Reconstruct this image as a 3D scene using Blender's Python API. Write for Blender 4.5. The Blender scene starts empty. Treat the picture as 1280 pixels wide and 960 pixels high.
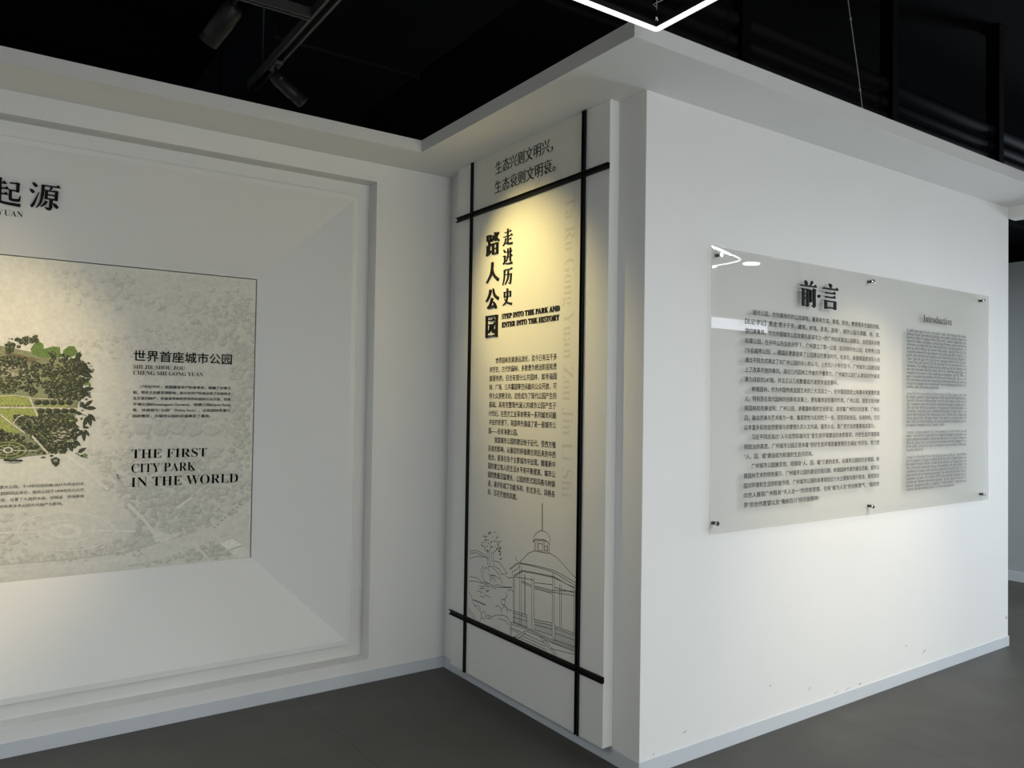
import bpy, bmesh, math, random
import numpy as np
from mathutils import Vector, Matrix

SC = bpy.context.scene
COL = SC.collection
R_ = math.radians

# ------------------------------------------------------------------ camera
CAM_P = np.array([-2.275, -2.7444, 1.6147])
YAW, PIT, ROLL, FPX = .6787, .0229, .0116, 1020.94
PX, PY = 790.6, 481.92
_f = np.array([math.sin(YAW)*math.cos(PIT), math.cos(YAW)*math.cos(PIT), math.sin(PIT)])
_r = np.cross(_f, [0, 0, 1]); _r /= np.linalg.norm(_r)
_u = np.cross(_r, _f)
_c, _s = math.cos(ROLL), math.sin(ROLL)
RT, UP = _c*_r+_s*_u, -_s*_r+_c*_u
cd = bpy.data.cameras.new('camera')
cam = bpy.data.objects.new('camera', cd)
COL.objects.link(cam)
cam.matrix_world = Matrix(((RT[0], UP[0], -_f[0], CAM_P[0]), (RT[1], UP[1], -_f[1], CAM_P[1]),
                           (RT[2], UP[2], -_f[2], CAM_P[2]), (0, 0, 0, 1)))
cd.sensor_width = 36
cd.sensor_fit = 'HORIZONTAL'
cd.lens = 36*FPX/1280
cd.shift_x = -(PX-640)/1280
cd.shift_y = (PY-480)/1280
cd.clip_start = .05
SC.camera = cam


def at(u, v, ax, val):
    """the point of the plane (axis ax = val) that was measured at pixel u, v of the photograph"""
    d = _f+(u-PX)/FPX*RT-(v-PY)/FPX*UP
    t = (val-CAM_P[ax])/d[ax]
    return CAM_P+t*d


# ------------------------------------------------------------------ light
SC.view_settings.view_transform = 'Standard'
SC.view_settings.look = 'None'
SC.view_settings.gamma = 1
SC.view_settings.use_curve_mapping = False
SC.view_settings.exposure = 0.0
W = bpy.data.worlds.new('world'); SC.world = W
W.use_nodes = True
W.node_tree.nodes['Background'].inputs[0].default_value = (.70, .84, 1, 1)
W.node_tree.nodes['Background'].inputs[1].default_value = 0.4


def area(name, loc, size, energy, color, rot):
    l = bpy.data.lights.new(name, 'AREA')
    l.shape = 'RECTANGLE'; l.size, l.size_y = size
    l.energy = energy; l.color = color
    o = bpy.data.objects.new(name, l); COL.objects.link(o)
    o.location = loc; o.rotation_euler = rot
    return o


# daylight: glazing behind the photographer (facing +y), on the left (facing +x) and on the right (facing -x)
area('daylight_rear', (-0.6, -6.95, 1.05), (4.0, 1.8), 150, (.98, .99, .95), (R_(90), 0, 0))
area('daylight_left', (-6.9, -1.9, .85), (4.0, 1.4), 6, (.98, 1, .93), (0, R_(-90), 0))
area('daylight_right', (9.4, -1.5, 1.25), (2.2, 2.0), 290, (.78, .9, 1), (0, R_(90), 0))
area('added_corridor_fill', (4.2, 3.2, 2.9), (1.0, 1.0), 75, (.9, .97, 1), (0, 0, 0))  # added fill without a fixture, brightens the far grey wall


def spot_lamp(name, loc, target, energy, color, angle, blend, radius=.03):
    l = bpy.data.lights.new(name, 'SPOT')
    l.energy = energy; l.color = color; l.spot_size = R_(angle); l.spot_blend = blend
    l.shadow_soft_size = radius
    o = bpy.data.objects.new(name, l); COL.objects.link(o)
    o.location = loc
    o.rotation_euler = (Vector(target)-Vector(loc)).to_track_quat('-Z', 'Y').to_euler()
    return o


# ------------------------------------------------------------------ geometry constants
H, D, L = 3.0, 1.8799, 3.2535
OV, FH = .3695, .0671
XB = -.0548            # face of the banner board
YM = 2.30              # face of the mural
YA = -.026             # face of the acrylic sheet


# ------------------------------------------------------------------ materials
def lin(c):
    c = c/255 if c > 1 else c
    return c/12.92 if c <= .04045 else ((c+.055)/1.055)**2.4


def srgb(r, g, b):
    return (lin(r), lin(g), lin(b), 1)


def mat(name, col, rough=.6, metal=0, noise=0, scale=30, bump=0, bscale=200, spec=.5, col2=None):
    m = bpy.data.materials.new(name); m.use_nodes = True
    nt = m.node_tree; b = nt.nodes['Principled BSDF']
    b.inputs['Base Color'].default_value = col
    b.inputs['Roughness'].default_value = rough
    b.inputs['Metallic'].default_value = metal
    b.inputs['Specular IOR Level'].default_value = spec
    tc = nt.nodes.new('ShaderNodeTexCoord')
    if noise:
        n = nt.nodes.new('ShaderNodeTexNoise'); n.inputs['Scale'].default_value = scale
        n.inputs['Detail'].default_value = 6
        nt.links.new(tc.outputs['Object'], n.inputs['Vector'])
        mx = nt.nodes.new('ShaderNodeMix'); mx.data_type = 'RGBA'
        mx.inputs[6].default_value = col
        mx.inputs[7].default_value = col2 or tuple(c*(1-noise) for c in col[:3])+(1,)
        nt.links.new(n.outputs['Fac'], mx.inputs[0])
        nt.links.new(mx.outputs[2], b.inputs['Base Color'])
    if bump:
        n2 = nt.nodes.new('ShaderNodeTexNoise'); n2.inputs['Scale'].default_value = bscale
        n2.inputs['Detail'].default_value = 3
        nt.links.new(tc.outputs['Object'], n2.inputs['Vector'])
        bp = nt.nodes.new('ShaderNodeBump'); bp.inputs['Strength'].default_value = bump
        bp.inputs['Distance'].default_value = .002
        nt.links.new(n2.outputs['Fac'], bp.inputs['Height'])
        nt.links.new(bp.outputs['Normal'], b.inputs['Normal'])
    return m


def emis(name, col, strength):
    m = bpy.data.materials.new(name); m.use_nodes = True
    nt = m.node_tree; nt.nodes.remove(nt.nodes['Principled BSDF'])
    e = nt.nodes.new('ShaderNodeEmission'); e.inputs[0].default_value = col; e.inputs[1].default_value = strength
    nt.links.new(e.outputs[0], nt.nodes['Material Output'].inputs[0])
    return m


M_WALL = mat('white_wall_paint', (.80, .80, .785, 1), .75, noise=.05, scale=2.2, bump=.12, bscale=160)
M_NICHE = mat('white_lacquer', (.80, .80, .78, 1), .62, noise=.04, scale=3, bump=.08, bscale=180)
M_BASE = mat('grey_white_skirting', (.60, .64, .68, 1), .42, noise=.05, scale=5)
M_BOARD = mat('white_board', (.79, .79, .77, 1), .6, noise=.03, scale=5)
M_PRINT = mat('off_white_print', (.74, .73, .68, 1), .7, noise=.03, scale=40)
M_BLACK = mat('black_ink', (.003, .003, .003, 1), .6, spec=.3)
M_INK = mat('dark_grey_ink', (.012, .012, .014, 1), .6)
M_LINE = mat('grey_line_ink', (.035, .035, .035, 1), .7)
M_EMB = mat('pale_grey_ink', (.62, .595, .53, 1), .6)
M_CHAN = mat('black_channel', (.003, .003, .003, 1), .6, spec=.2)
M_BMET = mat('black_metal', (.010, .010, .010, 1), .5, spec=.3)
M_BMET2 = mat('dark_grey_metal', (.035, .035, .034, 1), .45)
M_CEIL = mat('black_ceiling_paint', (.0015, .0015, .0018, 1), .95, spec=.1)
M_PIPE = mat('black_painted_pipe', (.005, .005, .007, 1), .7, spec=.15)
M_CHROME = mat('chrome', (.75, .75, .75, 1), .18, metal=1)
M_DCHROME = mat('dark_chrome', (.10, .10, .10, 1), .25, metal=1)
M_GAP = mat('dark_backing', (.03, .03, .028, 1), .8)
M_GREY = mat('grey_wall_paint', (.42, .45, .46, 1), .8, noise=.05, scale=4)
M_BEIGE = mat('beige_wall_paint', (.33, .31, .27, 1), .8, noise=.05, scale=2)
M_CABLE = mat('grey_cable', (.35, .35, .34, 1), .5)
M_LED = emis('led_diffuser', (.95, .97, 1, 1), 1.25)
M_LED2 = emis('bright_led_diffuser', (.93, .96, 1, 1), 8)
M_LENS = emis('warm_lens', (1, .78, .48, 1), 2)


def floor_mat():
    m = bpy.data.materials.new('dark_grey_floor'); m.use_nodes = True
    nt = m.node_tree; b = nt.nodes['Principled BSDF']
    tc = nt.nodes.new('ShaderNodeTexCoord')
    n = nt.nodes.new('ShaderNodeTexNoise'); n.inputs['Scale'].default_value = 1.3; n.inputs['Detail'].default_value = 8
    n.inputs['Roughness'].default_value = .65
    nt.links.new(tc.outputs['Object'], n.inputs['Vector'])
    cr = nt.nodes.new('ShaderNodeValToRGB')
    cr.color_ramp.elements[0].position = .3; cr.color_ramp.elements[0].color = (.062, .060, .053, 1)
    cr.color_ramp.elements[1].position = .75; cr.color_ramp.elements[1].color = (.085, .081, .071, 1)
    nt.links.new(n.outputs['Fac'], cr.inputs[0])
    nt.links.new(cr.outputs[0], b.inputs['Base Color'])
    n2 = nt.nodes.new('ShaderNodeTexNoise'); n2.inputs['Scale'].default_value = 3.5; n2.inputs['Detail'].default_value = 5
    nt.links.new(tc.outputs['Object'], n2.inputs['Vector'])
    mr = nt.nodes.new('ShaderNodeMapRange')
    mr.inputs[3].default_value = .42; mr.inputs[4].default_value = .62
    nt.links.new(n2.outputs['Fac'], mr.inputs[0])
    nt.links.new(mr.outputs[0], b.inputs['Roughness'])
    b.inputs['Specular IOR Level'].default_value = .35
    return m


M_FLOOR = floor_mat()


def acrylic_mat():
    m = bpy.data.materials.new('clear_acrylic'); m.use_nodes = True
    nt = m.node_tree; nt.nodes.remove(nt.nodes['Principled BSDF'])
    t = nt.nodes.new('ShaderNodeBsdfTransparent'); t.inputs[0].default_value = (.965, .965, .955, 1)
    g = nt.nodes.new('ShaderNodeBsdfGlossy'); g.inputs[0].default_value = (1, 1, 1, 1); g.inputs['Roughness'].default_value = .012
    fr = nt.nodes.new('ShaderNodeFresnel')
    ge = nt.nodes.new('ShaderNodeNewGeometry'); mr = nt.nodes.new('ShaderNodeMapRange')
    mr.inputs[3].default_value = 1.49; mr.inputs[4].default_value = 1/1.49
    nt.links.new(ge.outputs['Backfacing'], mr.inputs[0]); nt.links.new(mr.outputs[0], fr.inputs[0])
    mx = nt.nodes.new('ShaderNodeMixShader')
    nt.links.new(fr.outputs[0], mx.inputs[0]); nt.links.new(t.outputs[0], mx.inputs[1]); nt.links.new(g.outputs[0], mx.inputs[2])
    nt.links.new(mx.outputs[0], nt.nodes['Material Output'].inputs[0])
    return m


M_ACR = acrylic_mat()


def edge_mat():
    m = bpy.data.materials.new('acrylic_edge'); m.use_nodes = True
    nt = m.node_tree; b = nt.nodes['Principled BSDF']
    b.inputs['Base Color'].default_value = (.62, .66, .66, 1); b.inputs['Roughness'].default_value = .2
    b.inputs['Alpha'].default_value = .45
    return m


M_EDGE = edge_mat()


def attr_mat(name, rough=.65, noise=.1, scale=60):
    m = bpy.data.materials.new(name); m.use_nodes = True
    nt = m.node_tree; b = nt.nodes['Principled BSDF']
    a = nt.nodes.new('ShaderNodeAttribute'); a.attribute_name = 'Col'
    tc = nt.nodes.new('ShaderNodeTexCoord')
    n = nt.nodes.new('ShaderNodeTexNoise'); n.inputs['Scale'].default_value = scale; n.inputs['Detail'].default_value = 5
    nt.links.new(tc.outputs['Object'], n.inputs['Vector'])
    mr = nt.nodes.new('ShaderNodeMapRange'); mr.inputs[1].default_value = .3; mr.inputs[2].default_value = .7
    mr.inputs[3].default_value = 1-noise; mr.inputs[4].default_value = 1+noise
    nt.links.new(n.outputs['Fac'], mr.inputs[0])
    vm = nt.nodes.new('ShaderNodeVectorMath'); vm.operation = 'SCALE'
    nt.links.new(a.outputs['Color'], vm.inputs[0]); nt.links.new(mr.outputs[0], vm.inputs['Scale'])
    nt.links.new(vm.outputs[0], b.inputs['Base Color'])
    b.inputs['Roughness'].default_value = rough
    return m


M_MURAL = attr_mat('mural_print', noise=.07, scale=55)
M_PARK = attr_mat('park_photo_print', noise=.35, scale=160)


# ------------------------------------------------------------------ mesh helpers
def link(name, me, m=None, parent=None):
    o = bpy.data.objects.new(name, me); COL.objects.link(o)
    if m is not None and not me.materials:
        me.materials.append(m)
    if parent is not None:
        o.parent = parent
        o.matrix_parent_inverse = Matrix.Translation(-Vector(parent.location)) if parent.type == 'EMPTY' else Matrix()
    return o


def mesh(name, verts, faces, m=None, parent=None):
    me = bpy.data.meshes.new(name)
    me.from_pydata([tuple(map(float, v)) for v in verts], [], faces)
    me.update()
    return link(name, me, m, parent)


def box_vf(a, b, V, F):
    n = len(V)
    (x0, y0, z0), (x1, y1, z1) = a, b
    V += [(x0, y0, z0), (x1, y0, z0), (x1, y1, z0), (x0, y1, z0), (x0, y0, z1), (x1, y0, z1), (x1, y1, z1), (x0, y1, z1)]
    F += [tuple(n+i for i in f) for f in ((0, 3, 2, 1), (4, 5, 6, 7), (0, 1, 5, 4), (1, 2, 6, 5), (2, 3, 7, 6), (3, 0, 4, 7))]


def boxes(name, lst, m, parent=None, bevel=0):
    V, F = [], []
    for a, b in lst:
        box_vf(a, b, V, F)
    o = mesh(name, V, F, m, parent)
    if bevel:
        bm = bmesh.new(); bm.from_mesh(o.data)
        bmesh.ops.bevel(bm, geom=bm.edges[:], offset=bevel, segments=2, affect='EDGES', profile=.5)
        bm.to_mesh(o.data); bm.free()
    return o


def prism_vf(poly, z0, z1, V, F):
    n = len(V); k = len(poly)
    V += [(p[0], p[1], z0) for p in poly]+[(p[0], p[1], z1) for p in poly]
    F += [tuple(n+i for i in range(k))[::-1], tuple(n+k+i for i in range(k))]
    F += [(n+i, n+(i+1) % k, n+k+(i+1) % k, n+k+i) for i in range(k)]


def tube_vf(pts, r, V, F, seg=10, caps=True):
    pts = [Vector(p) for p in pts]
    rr = r if isinstance(r, (list, tuple)) else [r]*len(pts)
    n0 = len(V)
    t = (pts[1]-pts[0]).normalized()
    nrm = t.orthogonal().normalized()
    for i, p in enumerate(pts):
        if i == 0: tt = pts[1]-pts[0]
        elif i == len(pts)-1: tt = pts[-1]-pts[-2]
        else: tt = (pts[i+1]-pts[i]).normalized()+(pts[i]-pts[i-1]).normalized()
        tt = tt.normalized()
        nrm = (nrm-nrm.dot(tt)*tt).normalized(); b = tt.cross(nrm)
        for k in range(seg):
            a = 2*math.pi*k/seg
            V.append(tuple(p+rr[i]*(math.cos(a)*nrm+math.sin(a)*b)))
    for i in range(len(pts)-1):
        for k in range(seg):
            a, b2 = n0+i*seg+k, n0+i*seg+(k+1) % seg
            F.append((a, b2, b2+seg, a+seg))
    if caps:
        F.append(tuple(n0+k for k in range(seg))[::-1])
        F.append(tuple(n0+(len(pts)-1)*seg+k for k in range(seg)))


def tube(name, pts, r, m, parent=None, seg=12, smooth=True):
    V, F = [], []
    tube_vf(pts, r, V, F, seg)
    o = mesh(name, V, F, m, parent)
    if smooth:
        for p in o.data.polygons:
            if len(p.vertices) == 4: p.use_smooth = True
    return o


def thing(name, label, cat, loc=(0, 0, 0), group=None):
    o = bpy.data.objects.new(name, None); COL.objects.link(o)
    o.location = loc; o.empty_display_size = .1
    bpy.context.view_layer.update()
    o['label'] = label; o['category'] = cat
    if group: o['group'] = group
    return o


def tag(o, label, cat, group=None):
    o['label'] = label; o['category'] = cat
    if group: o['group'] = group
    return o


def struct(o):
    o['kind'] = 'structure'
    return o


# ------------------------------------------------------------------ room shell
struct(boxes('floor', [((-7.2, -7.2, -.1), (12.2, 9.2, 0))], M_FLOOR))
struct(boxes('ceiling', [((-7.2, -7.2, 4.6), (12.2, 9.2, 4.7))], M_CEIL))

# far-left wall A with the opening of the display niche
OX0, OX1, OZ0, OZ1 = -5.27, -.472, .131, 2.894
struct(boxes('wall_left', [((-7, D, 0), (OX0, D+.5, H)), ((OX1, D, 0), (.2, D+.5, H)),
                           ((OX0, D, 0), (OX1, D+.5, OZ0)), ((OX0, D, OZ1), (OX1, D+.5, H))], M_WALL))
struct(boxes('wall_center', [((0, .2, 0), (.2, D, H))], M_WALL))
struct(boxes('wall_right', [((0, 0, 0), (L, .2, H))], M_WALL, bevel=.0015))
struct(boxes('wall_far_right', [((5.365, .2, 0), (5.5, 9, 3.0))], M_GREY))
struct(boxes('wall_back', [((-7, 9, 0), (12, 9.1, 4.6))], M_CEIL))
struct(boxes('wall_side', [((9.5, -7.25, 0), (9.7, -2.6, 4.6)), ((9.5, -.4, 0), (9.7, .4, 4.6)), ((9.5, -2.6, 0), (9.7, -.4, .1)), ((9.5, -2.6, 2.5), (9.7, -.4, 4.6))], M_BEIGE))
struct(boxes('wall_corridor', [((9.5, .4, 0), (9.7, 9.1, 4.6))], M_CEIL))
# wall behind the photographer, with the window openings
struct(boxes('wall_rear', [((-7.25, -7.25, 0), (-4.2, -7.05, 4.6)), ((-4.2, -7.25, 0), (6.9, -7.05, .12)),
                           ((-4.2, -7.25, 2.4), (6.9, -7.05, 4.6)), ((.95, -7.25, .12), (2.0, -7.05, 2.4)), ((6.9, -7.25, 0), (7.1, -7.05, 4.6)),
                           ((7.1, -7.25, 0), (8.80, -7.05, 2.90)), ((7.1, -7.25, 3.12), (8.80, -7.05, 4.6)),
                           ((8.80, -7.25, 0), (9.6, -7.05, 4.6))], M_BEIGE))
struct(boxes('wall_near_left', [((-7.25, -7.1, 0), (-7, -3.95, 4.6)), ((-7.25, .15, 0), (-7, 2.4, 4.6)), ((-7.25, -3.95, 2.15), (-7, .15, 4.6))], M_BEIGE))
struct(boxes('window_1', [((x, -7.2, .12), (x+.06, -7.12, 2.4)) for x in (-4.2, -2.5, -.8, .89)] +
             [((-4.2, -7.2, z), (.95, -7.12, z+.06)) for z in (.12, 2.34)], M_BMET2))
struct(boxes('window_2', [((x, -7.2, .12), (x+.06, -7.12, 2.4)) for x in (2.0, 3.6, 5.2, 6.84)] +
             [((2.0, -7.2, z), (6.9, -7.12, z+.06)) for z in (.12, 2.34)], M_BMET2))
w3 = struct(boxes('window_3', [((7.1, -7.2, 2.90), (8.78, -7.14, 2.915)), ((7.1, -7.2, 3.105), (8.78, -7.14, 3.12))], M_BMET2))
pn = boxes('pane', [((7.1, -7.19, 2.915), (8.78, -7.18, 3.105))], emis('daylit_pane', (.84, .88, 1, 1), 4))
pn.parent = w3
struct(boxes('window_4', [((9.56, y, .1), (9.62, y+.06, 2.5)) for y in (-2.6, -1.9, -1.16, -.46)] +
             [((9.56, -2.6, z), (9.62, -.4, z+.06)) for z in (.1, 2.44)], M_BMET2))
struct(boxes('window_5', [((-7.16, y, 0), (-7.1, y+.06, 2.15)) for y in (-3.95, -2.6, -1.25, .09)] + [((-7.16, -3.95, 2.09), (-7.1, .15, 2.15))], M_BMET2))

# soffit that runs along all three walls, and the short beam at the end of the right wall
V, F = [], []
prism_vf([(-7, D-OV), (-OV, D-OV), (-OV, -OV), (L+.1, -OV), (L+.1, .25), (.25, .25), (.25, D+.5), (-7, D+.5)], H, H+FH, V, F)
struct(mesh('trim_1', V, F, M_WALL))
struct(boxes('trim_2', [((L, -2.2, 2.925), (L+.1, 0, H))], M_WALL))

# skirting boards
HB = .0669
struct(boxes('baseboard_left', [((-7, D-.006, 0), (-.006, D, HB))], M_BASE, bevel=.001))
struct(boxes('baseboard_center', [((-.006, -.006, 0), (0, D-.006, HB))], M_BASE, bevel=.001))
struct(boxes('baseboard_right', [((0, -.006, 0), (L+.006, 0, HB)), ((L, 0, 0), (L+.006, .2, HB))], M_BASE, bevel=.001))
struct(boxes('baseboard_far_right', [((5.355, .2, 0), (5.365, 9, .09))], M_BASE))


def rect_sweep(name, rects, m, parent=None):
    """mitred frame through a list of rectangles (x0, z0, x1, z1, y)"""
    V, F = [], []
    for (x0, z0, x1, z1, y) in rects:
        V += [(x0, y, z0), (x1, y, z0), (x1, y, z1), (x0, y, z1)]
    for i in range(len(rects)-1):
        for k in range(4):
            a, b = 4*i+k, 4*i+(k+1) % 4
            F.append((a, b, b+4, a+4))
    return mesh(name, V, F, m, parent)


def ins(u, y):
    return (OX0+u, OZ0+u, OX1-u, OZ1-u, y)


MX0, MX1, MZ0, MZ1 = -4.73, -1.0112, .708, 2.3144
struct(rect_sweep('trim_3', [ins(-.004, D-.0008), ins(.0015, D-.0008), ins(.0015, D+.12), ins(.028, D+.12), ins(.030, D+.108), ins(.084, D+.108),
                             ins(.084, D+.064), ins(.088, D+.06), ins(.115, D+.06), (MX0, MZ0, MX1, MZ1, YM), (MX0, MZ0, MX1, MZ1, YM+.05)], M_NICHE))
struct(boxes('trim_4', [((MX0-.1, YM+.04, MZ0-.1), (MX1+.1, YM+.059, MZ1+.1))], M_GAP))


# ------------------------------------------------------------------ text
def glyph_mesh(txt, size=1.0, off=0.0, res=2, align='LEFT'):
    c = bpy.data.curves.new('text', 'FONT'); c.body = txt; c.size = 1; c.offset = off
    c.resolution_u = (res if off == 0 else 3 if len(txt) > 40 else 7); c.fill_mode = 'FRONT'
    o = bpy.data.objects.new('text', c); COL.objects.link(o)
    dg = bpy.context.evaluated_depsgraph_get()
    me = bpy.data.meshes.new_from_object(o.evaluated_get(dg))
    n = len(me.vertices)
    co = np.empty(n*3); me.vertices.foreach_get('co', co)
    co = co.reshape(-1, 3)[:, :2]*size
    fs = [tuple(p.vertices) for p in me.polygons]
    bpy.data.objects.remove(o); bpy.data.curves.remove(c); bpy.data.meshes.remove(me)
    return co, fs


def serif(s):
    r = ''
    for ch in s:
        if 'A' <= ch <= 'Z': r += chr(0x1D400+ord(ch)-65)
        elif 'a' <= ch <= 'z': r += chr(0x1D41A+ord(ch)-97)
        elif '0' <= ch <= '9': r += chr(0x1D7CE+ord(ch)-48)
        else: r += ch
    return r


def place_fn(plane, eps):
    """local (s, z) on a wall -> world; s grows to the viewer's right"""
    if plane == 'B': return lambda s, z: (XB-eps, -s, z)
    if plane == 'M': return lambda s, z: (s, YM-eps, z)
    if plane == 'C': return lambda s, z: (s, YA-.005-eps, z)
    if plane == 'F':     # sloping upper face of the niche
        z0, y0, z1, y1 = MZ1, YM, OZ1-.115, D+.06
        return lambda s, z: (s, y0+(y1-y0)*(z-z0)/(z1-z0)-eps, z)


def pl(u, v, plane):
    if plane == 'B': p = at(u, v, 0, XB); return (-p[1], p[2])
    if plane == 'M': p = at(u, v, 1, YM); return (p[0], p[2])
    if plane == 'C': p = at(u, v, 1, YA-.005); return (p[0], p[2])
    if plane == 'F':
        d = _f+(u-PX)/FPX*RT-(v-PY)/FPX*UP
        k = ((D+.06)-YM)/((OZ1-.115)-MZ1)      # y = YM + k (z - MZ1)
        t = (YM-k*MZ1-CAM_P[1]+k*CAM_P[2])/(d[1]-k*d[2])
        p = CAM_P+t*d
        return (p[0], p[2])


def text_block(name, rows, plane, m, parent, eps=.0008, label=None):
    """rows: (co, faces) in local s, z"""
    fn = place_fn(plane, eps)
    V, F = [], []
    for co, fs in rows:
        n = len(V)
        V += [fn(s, z) for s, z in co]
        F += [tuple(n+i for i in f) for f in fs]
    o = mesh(name, V, F, m, parent)
    if label: o['label'] = label
    return o


def row(txt, s0, s1, z, h, off=0.0, sx=None, right=False, dup=None):
    """one line of print between s0 and s1 on baseline z; h = em size"""
    co, fs = glyph_mesh(txt, 1, off)
    co = co.copy()
    w = co[:, 0].max()-co[:, 0].min(); x0 = co[:, 0].min()
    if sx is None: sx = (s1-s0)/w
    xs = (co[:, 0]-x0)*sx
    xs = xs+(s1-xs.max() if right else s0)
    out = np.stack([xs, z+co[:, 1]*h], 1)
    if dup:
        C_, F_ = [], []
        for dx, dz in dup:
            n = sum(len(c) for c in C_)
            C_.append(out+np.array([dx*sx, dz*h])); F_ += [tuple(n+i for i in f) for f in fs]
        return (np.concatenate(C_), F_), sx
    return (out, fs), sx


def paragraph(lines, sL, sR, zfirst, zlast, h, off=0.0, indent=2, cjk=True, dup=None):
    """lines of (text, kind): kind 'f' full, 'i' indented full, 'e' short end"""
    rows = []; n = len(lines)
    sxs = {}
    for i, (t, k) in enumerate(lines):
        z = zfirst+(zlast-zfirst)*i/(n-1)
        if t == '': continue
        if k == 'f': r, sx = row(t, sL, sR, z, h, off, dup=dup); sxs['f'] = sx
        elif k == 'i': r, sx = row(t, sL+indent*h*.93*(1 if cjk else .5), sR, z, h, off, dup=dup); sxs['f'] = sx
        else: r, sx = row(t, sL, sR, z, h, off, sx=sxs.get('f', h), dup=dup)
        rows.append(r)
    return rows


# ------------------------------------------------------------------ hand drawn Song-style characters (grid 0..100)
def H_(x1, x2, y, k=1, w=4.2):
    p = [[(x1, y-w/2), (x1, y+w/2), (x2, y+w/2), (x2, y-w/2)]]
    if k: p.append([(x2-12, y+w/2-.5), (x2-5, y+8.5), (x2+3, y-w/2)])
    return p


def V_(x, y1, y2, w=10):
    a, b = max(y1, y2), min(y1, y2)
    return [[(x-w/2, b), (x-w/2, a-2), (x-w/2-3, a+1.5), (x+w/2-1, a), (x+w/2+1.5, a-3), (x+w/2, a-6), (x+w/2, b)]]


def P_(pts, ws):
    pts = [np.array(p, float) for p in pts]
    # Catmull-Rom resample
    Q, Wd = [], []
    n = len(pts)
    for i in range(n-1):
        p0 = pts[max(i-1, 0)]; p1 = pts[i]; p2 = pts[i+1]; p3 = pts[min(i+2, n-1)]
        for t in (np.linspace(0, 1, 5)[:-1] if n > 2 else [0]):
            Q.append(.5*((2*p1)+(-p0+p2)*t+(2*p0-5*p1+4*p2-p3)*t*t+(-p0+3*p1-3*p2+p3)*t**3))
            Wd.append(ws[i]+(ws[i+1]-ws[i])*t)
    Q.append(pts[-1]); Wd.append(ws[-1])
    out = []
    L1, L2 = [], []
    for i, q in enumerate(Q):
        d = (Q[min(i+1, len(Q)-1)]-Q[max(i-1, 0)]); d /= (np.linalg.norm(d)+1e-9)
        nn = np.array([-d[1], d[0]])*Wd[i]/2
        L1.append(q+nn); L2.append(q-nn)
    for i in range(len(Q)-1):
        out.append([tuple(L1[i]), tuple(L1[i+1]), tuple(L2[i+1]), tuple(L2[i])])
    return out


def D_(x, y, x2, y2, w=11):
    return P_([(x, y), ((x+x2)/2, (y+y2)/2), (x2, y2)], [2, w, w*.8])


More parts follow.
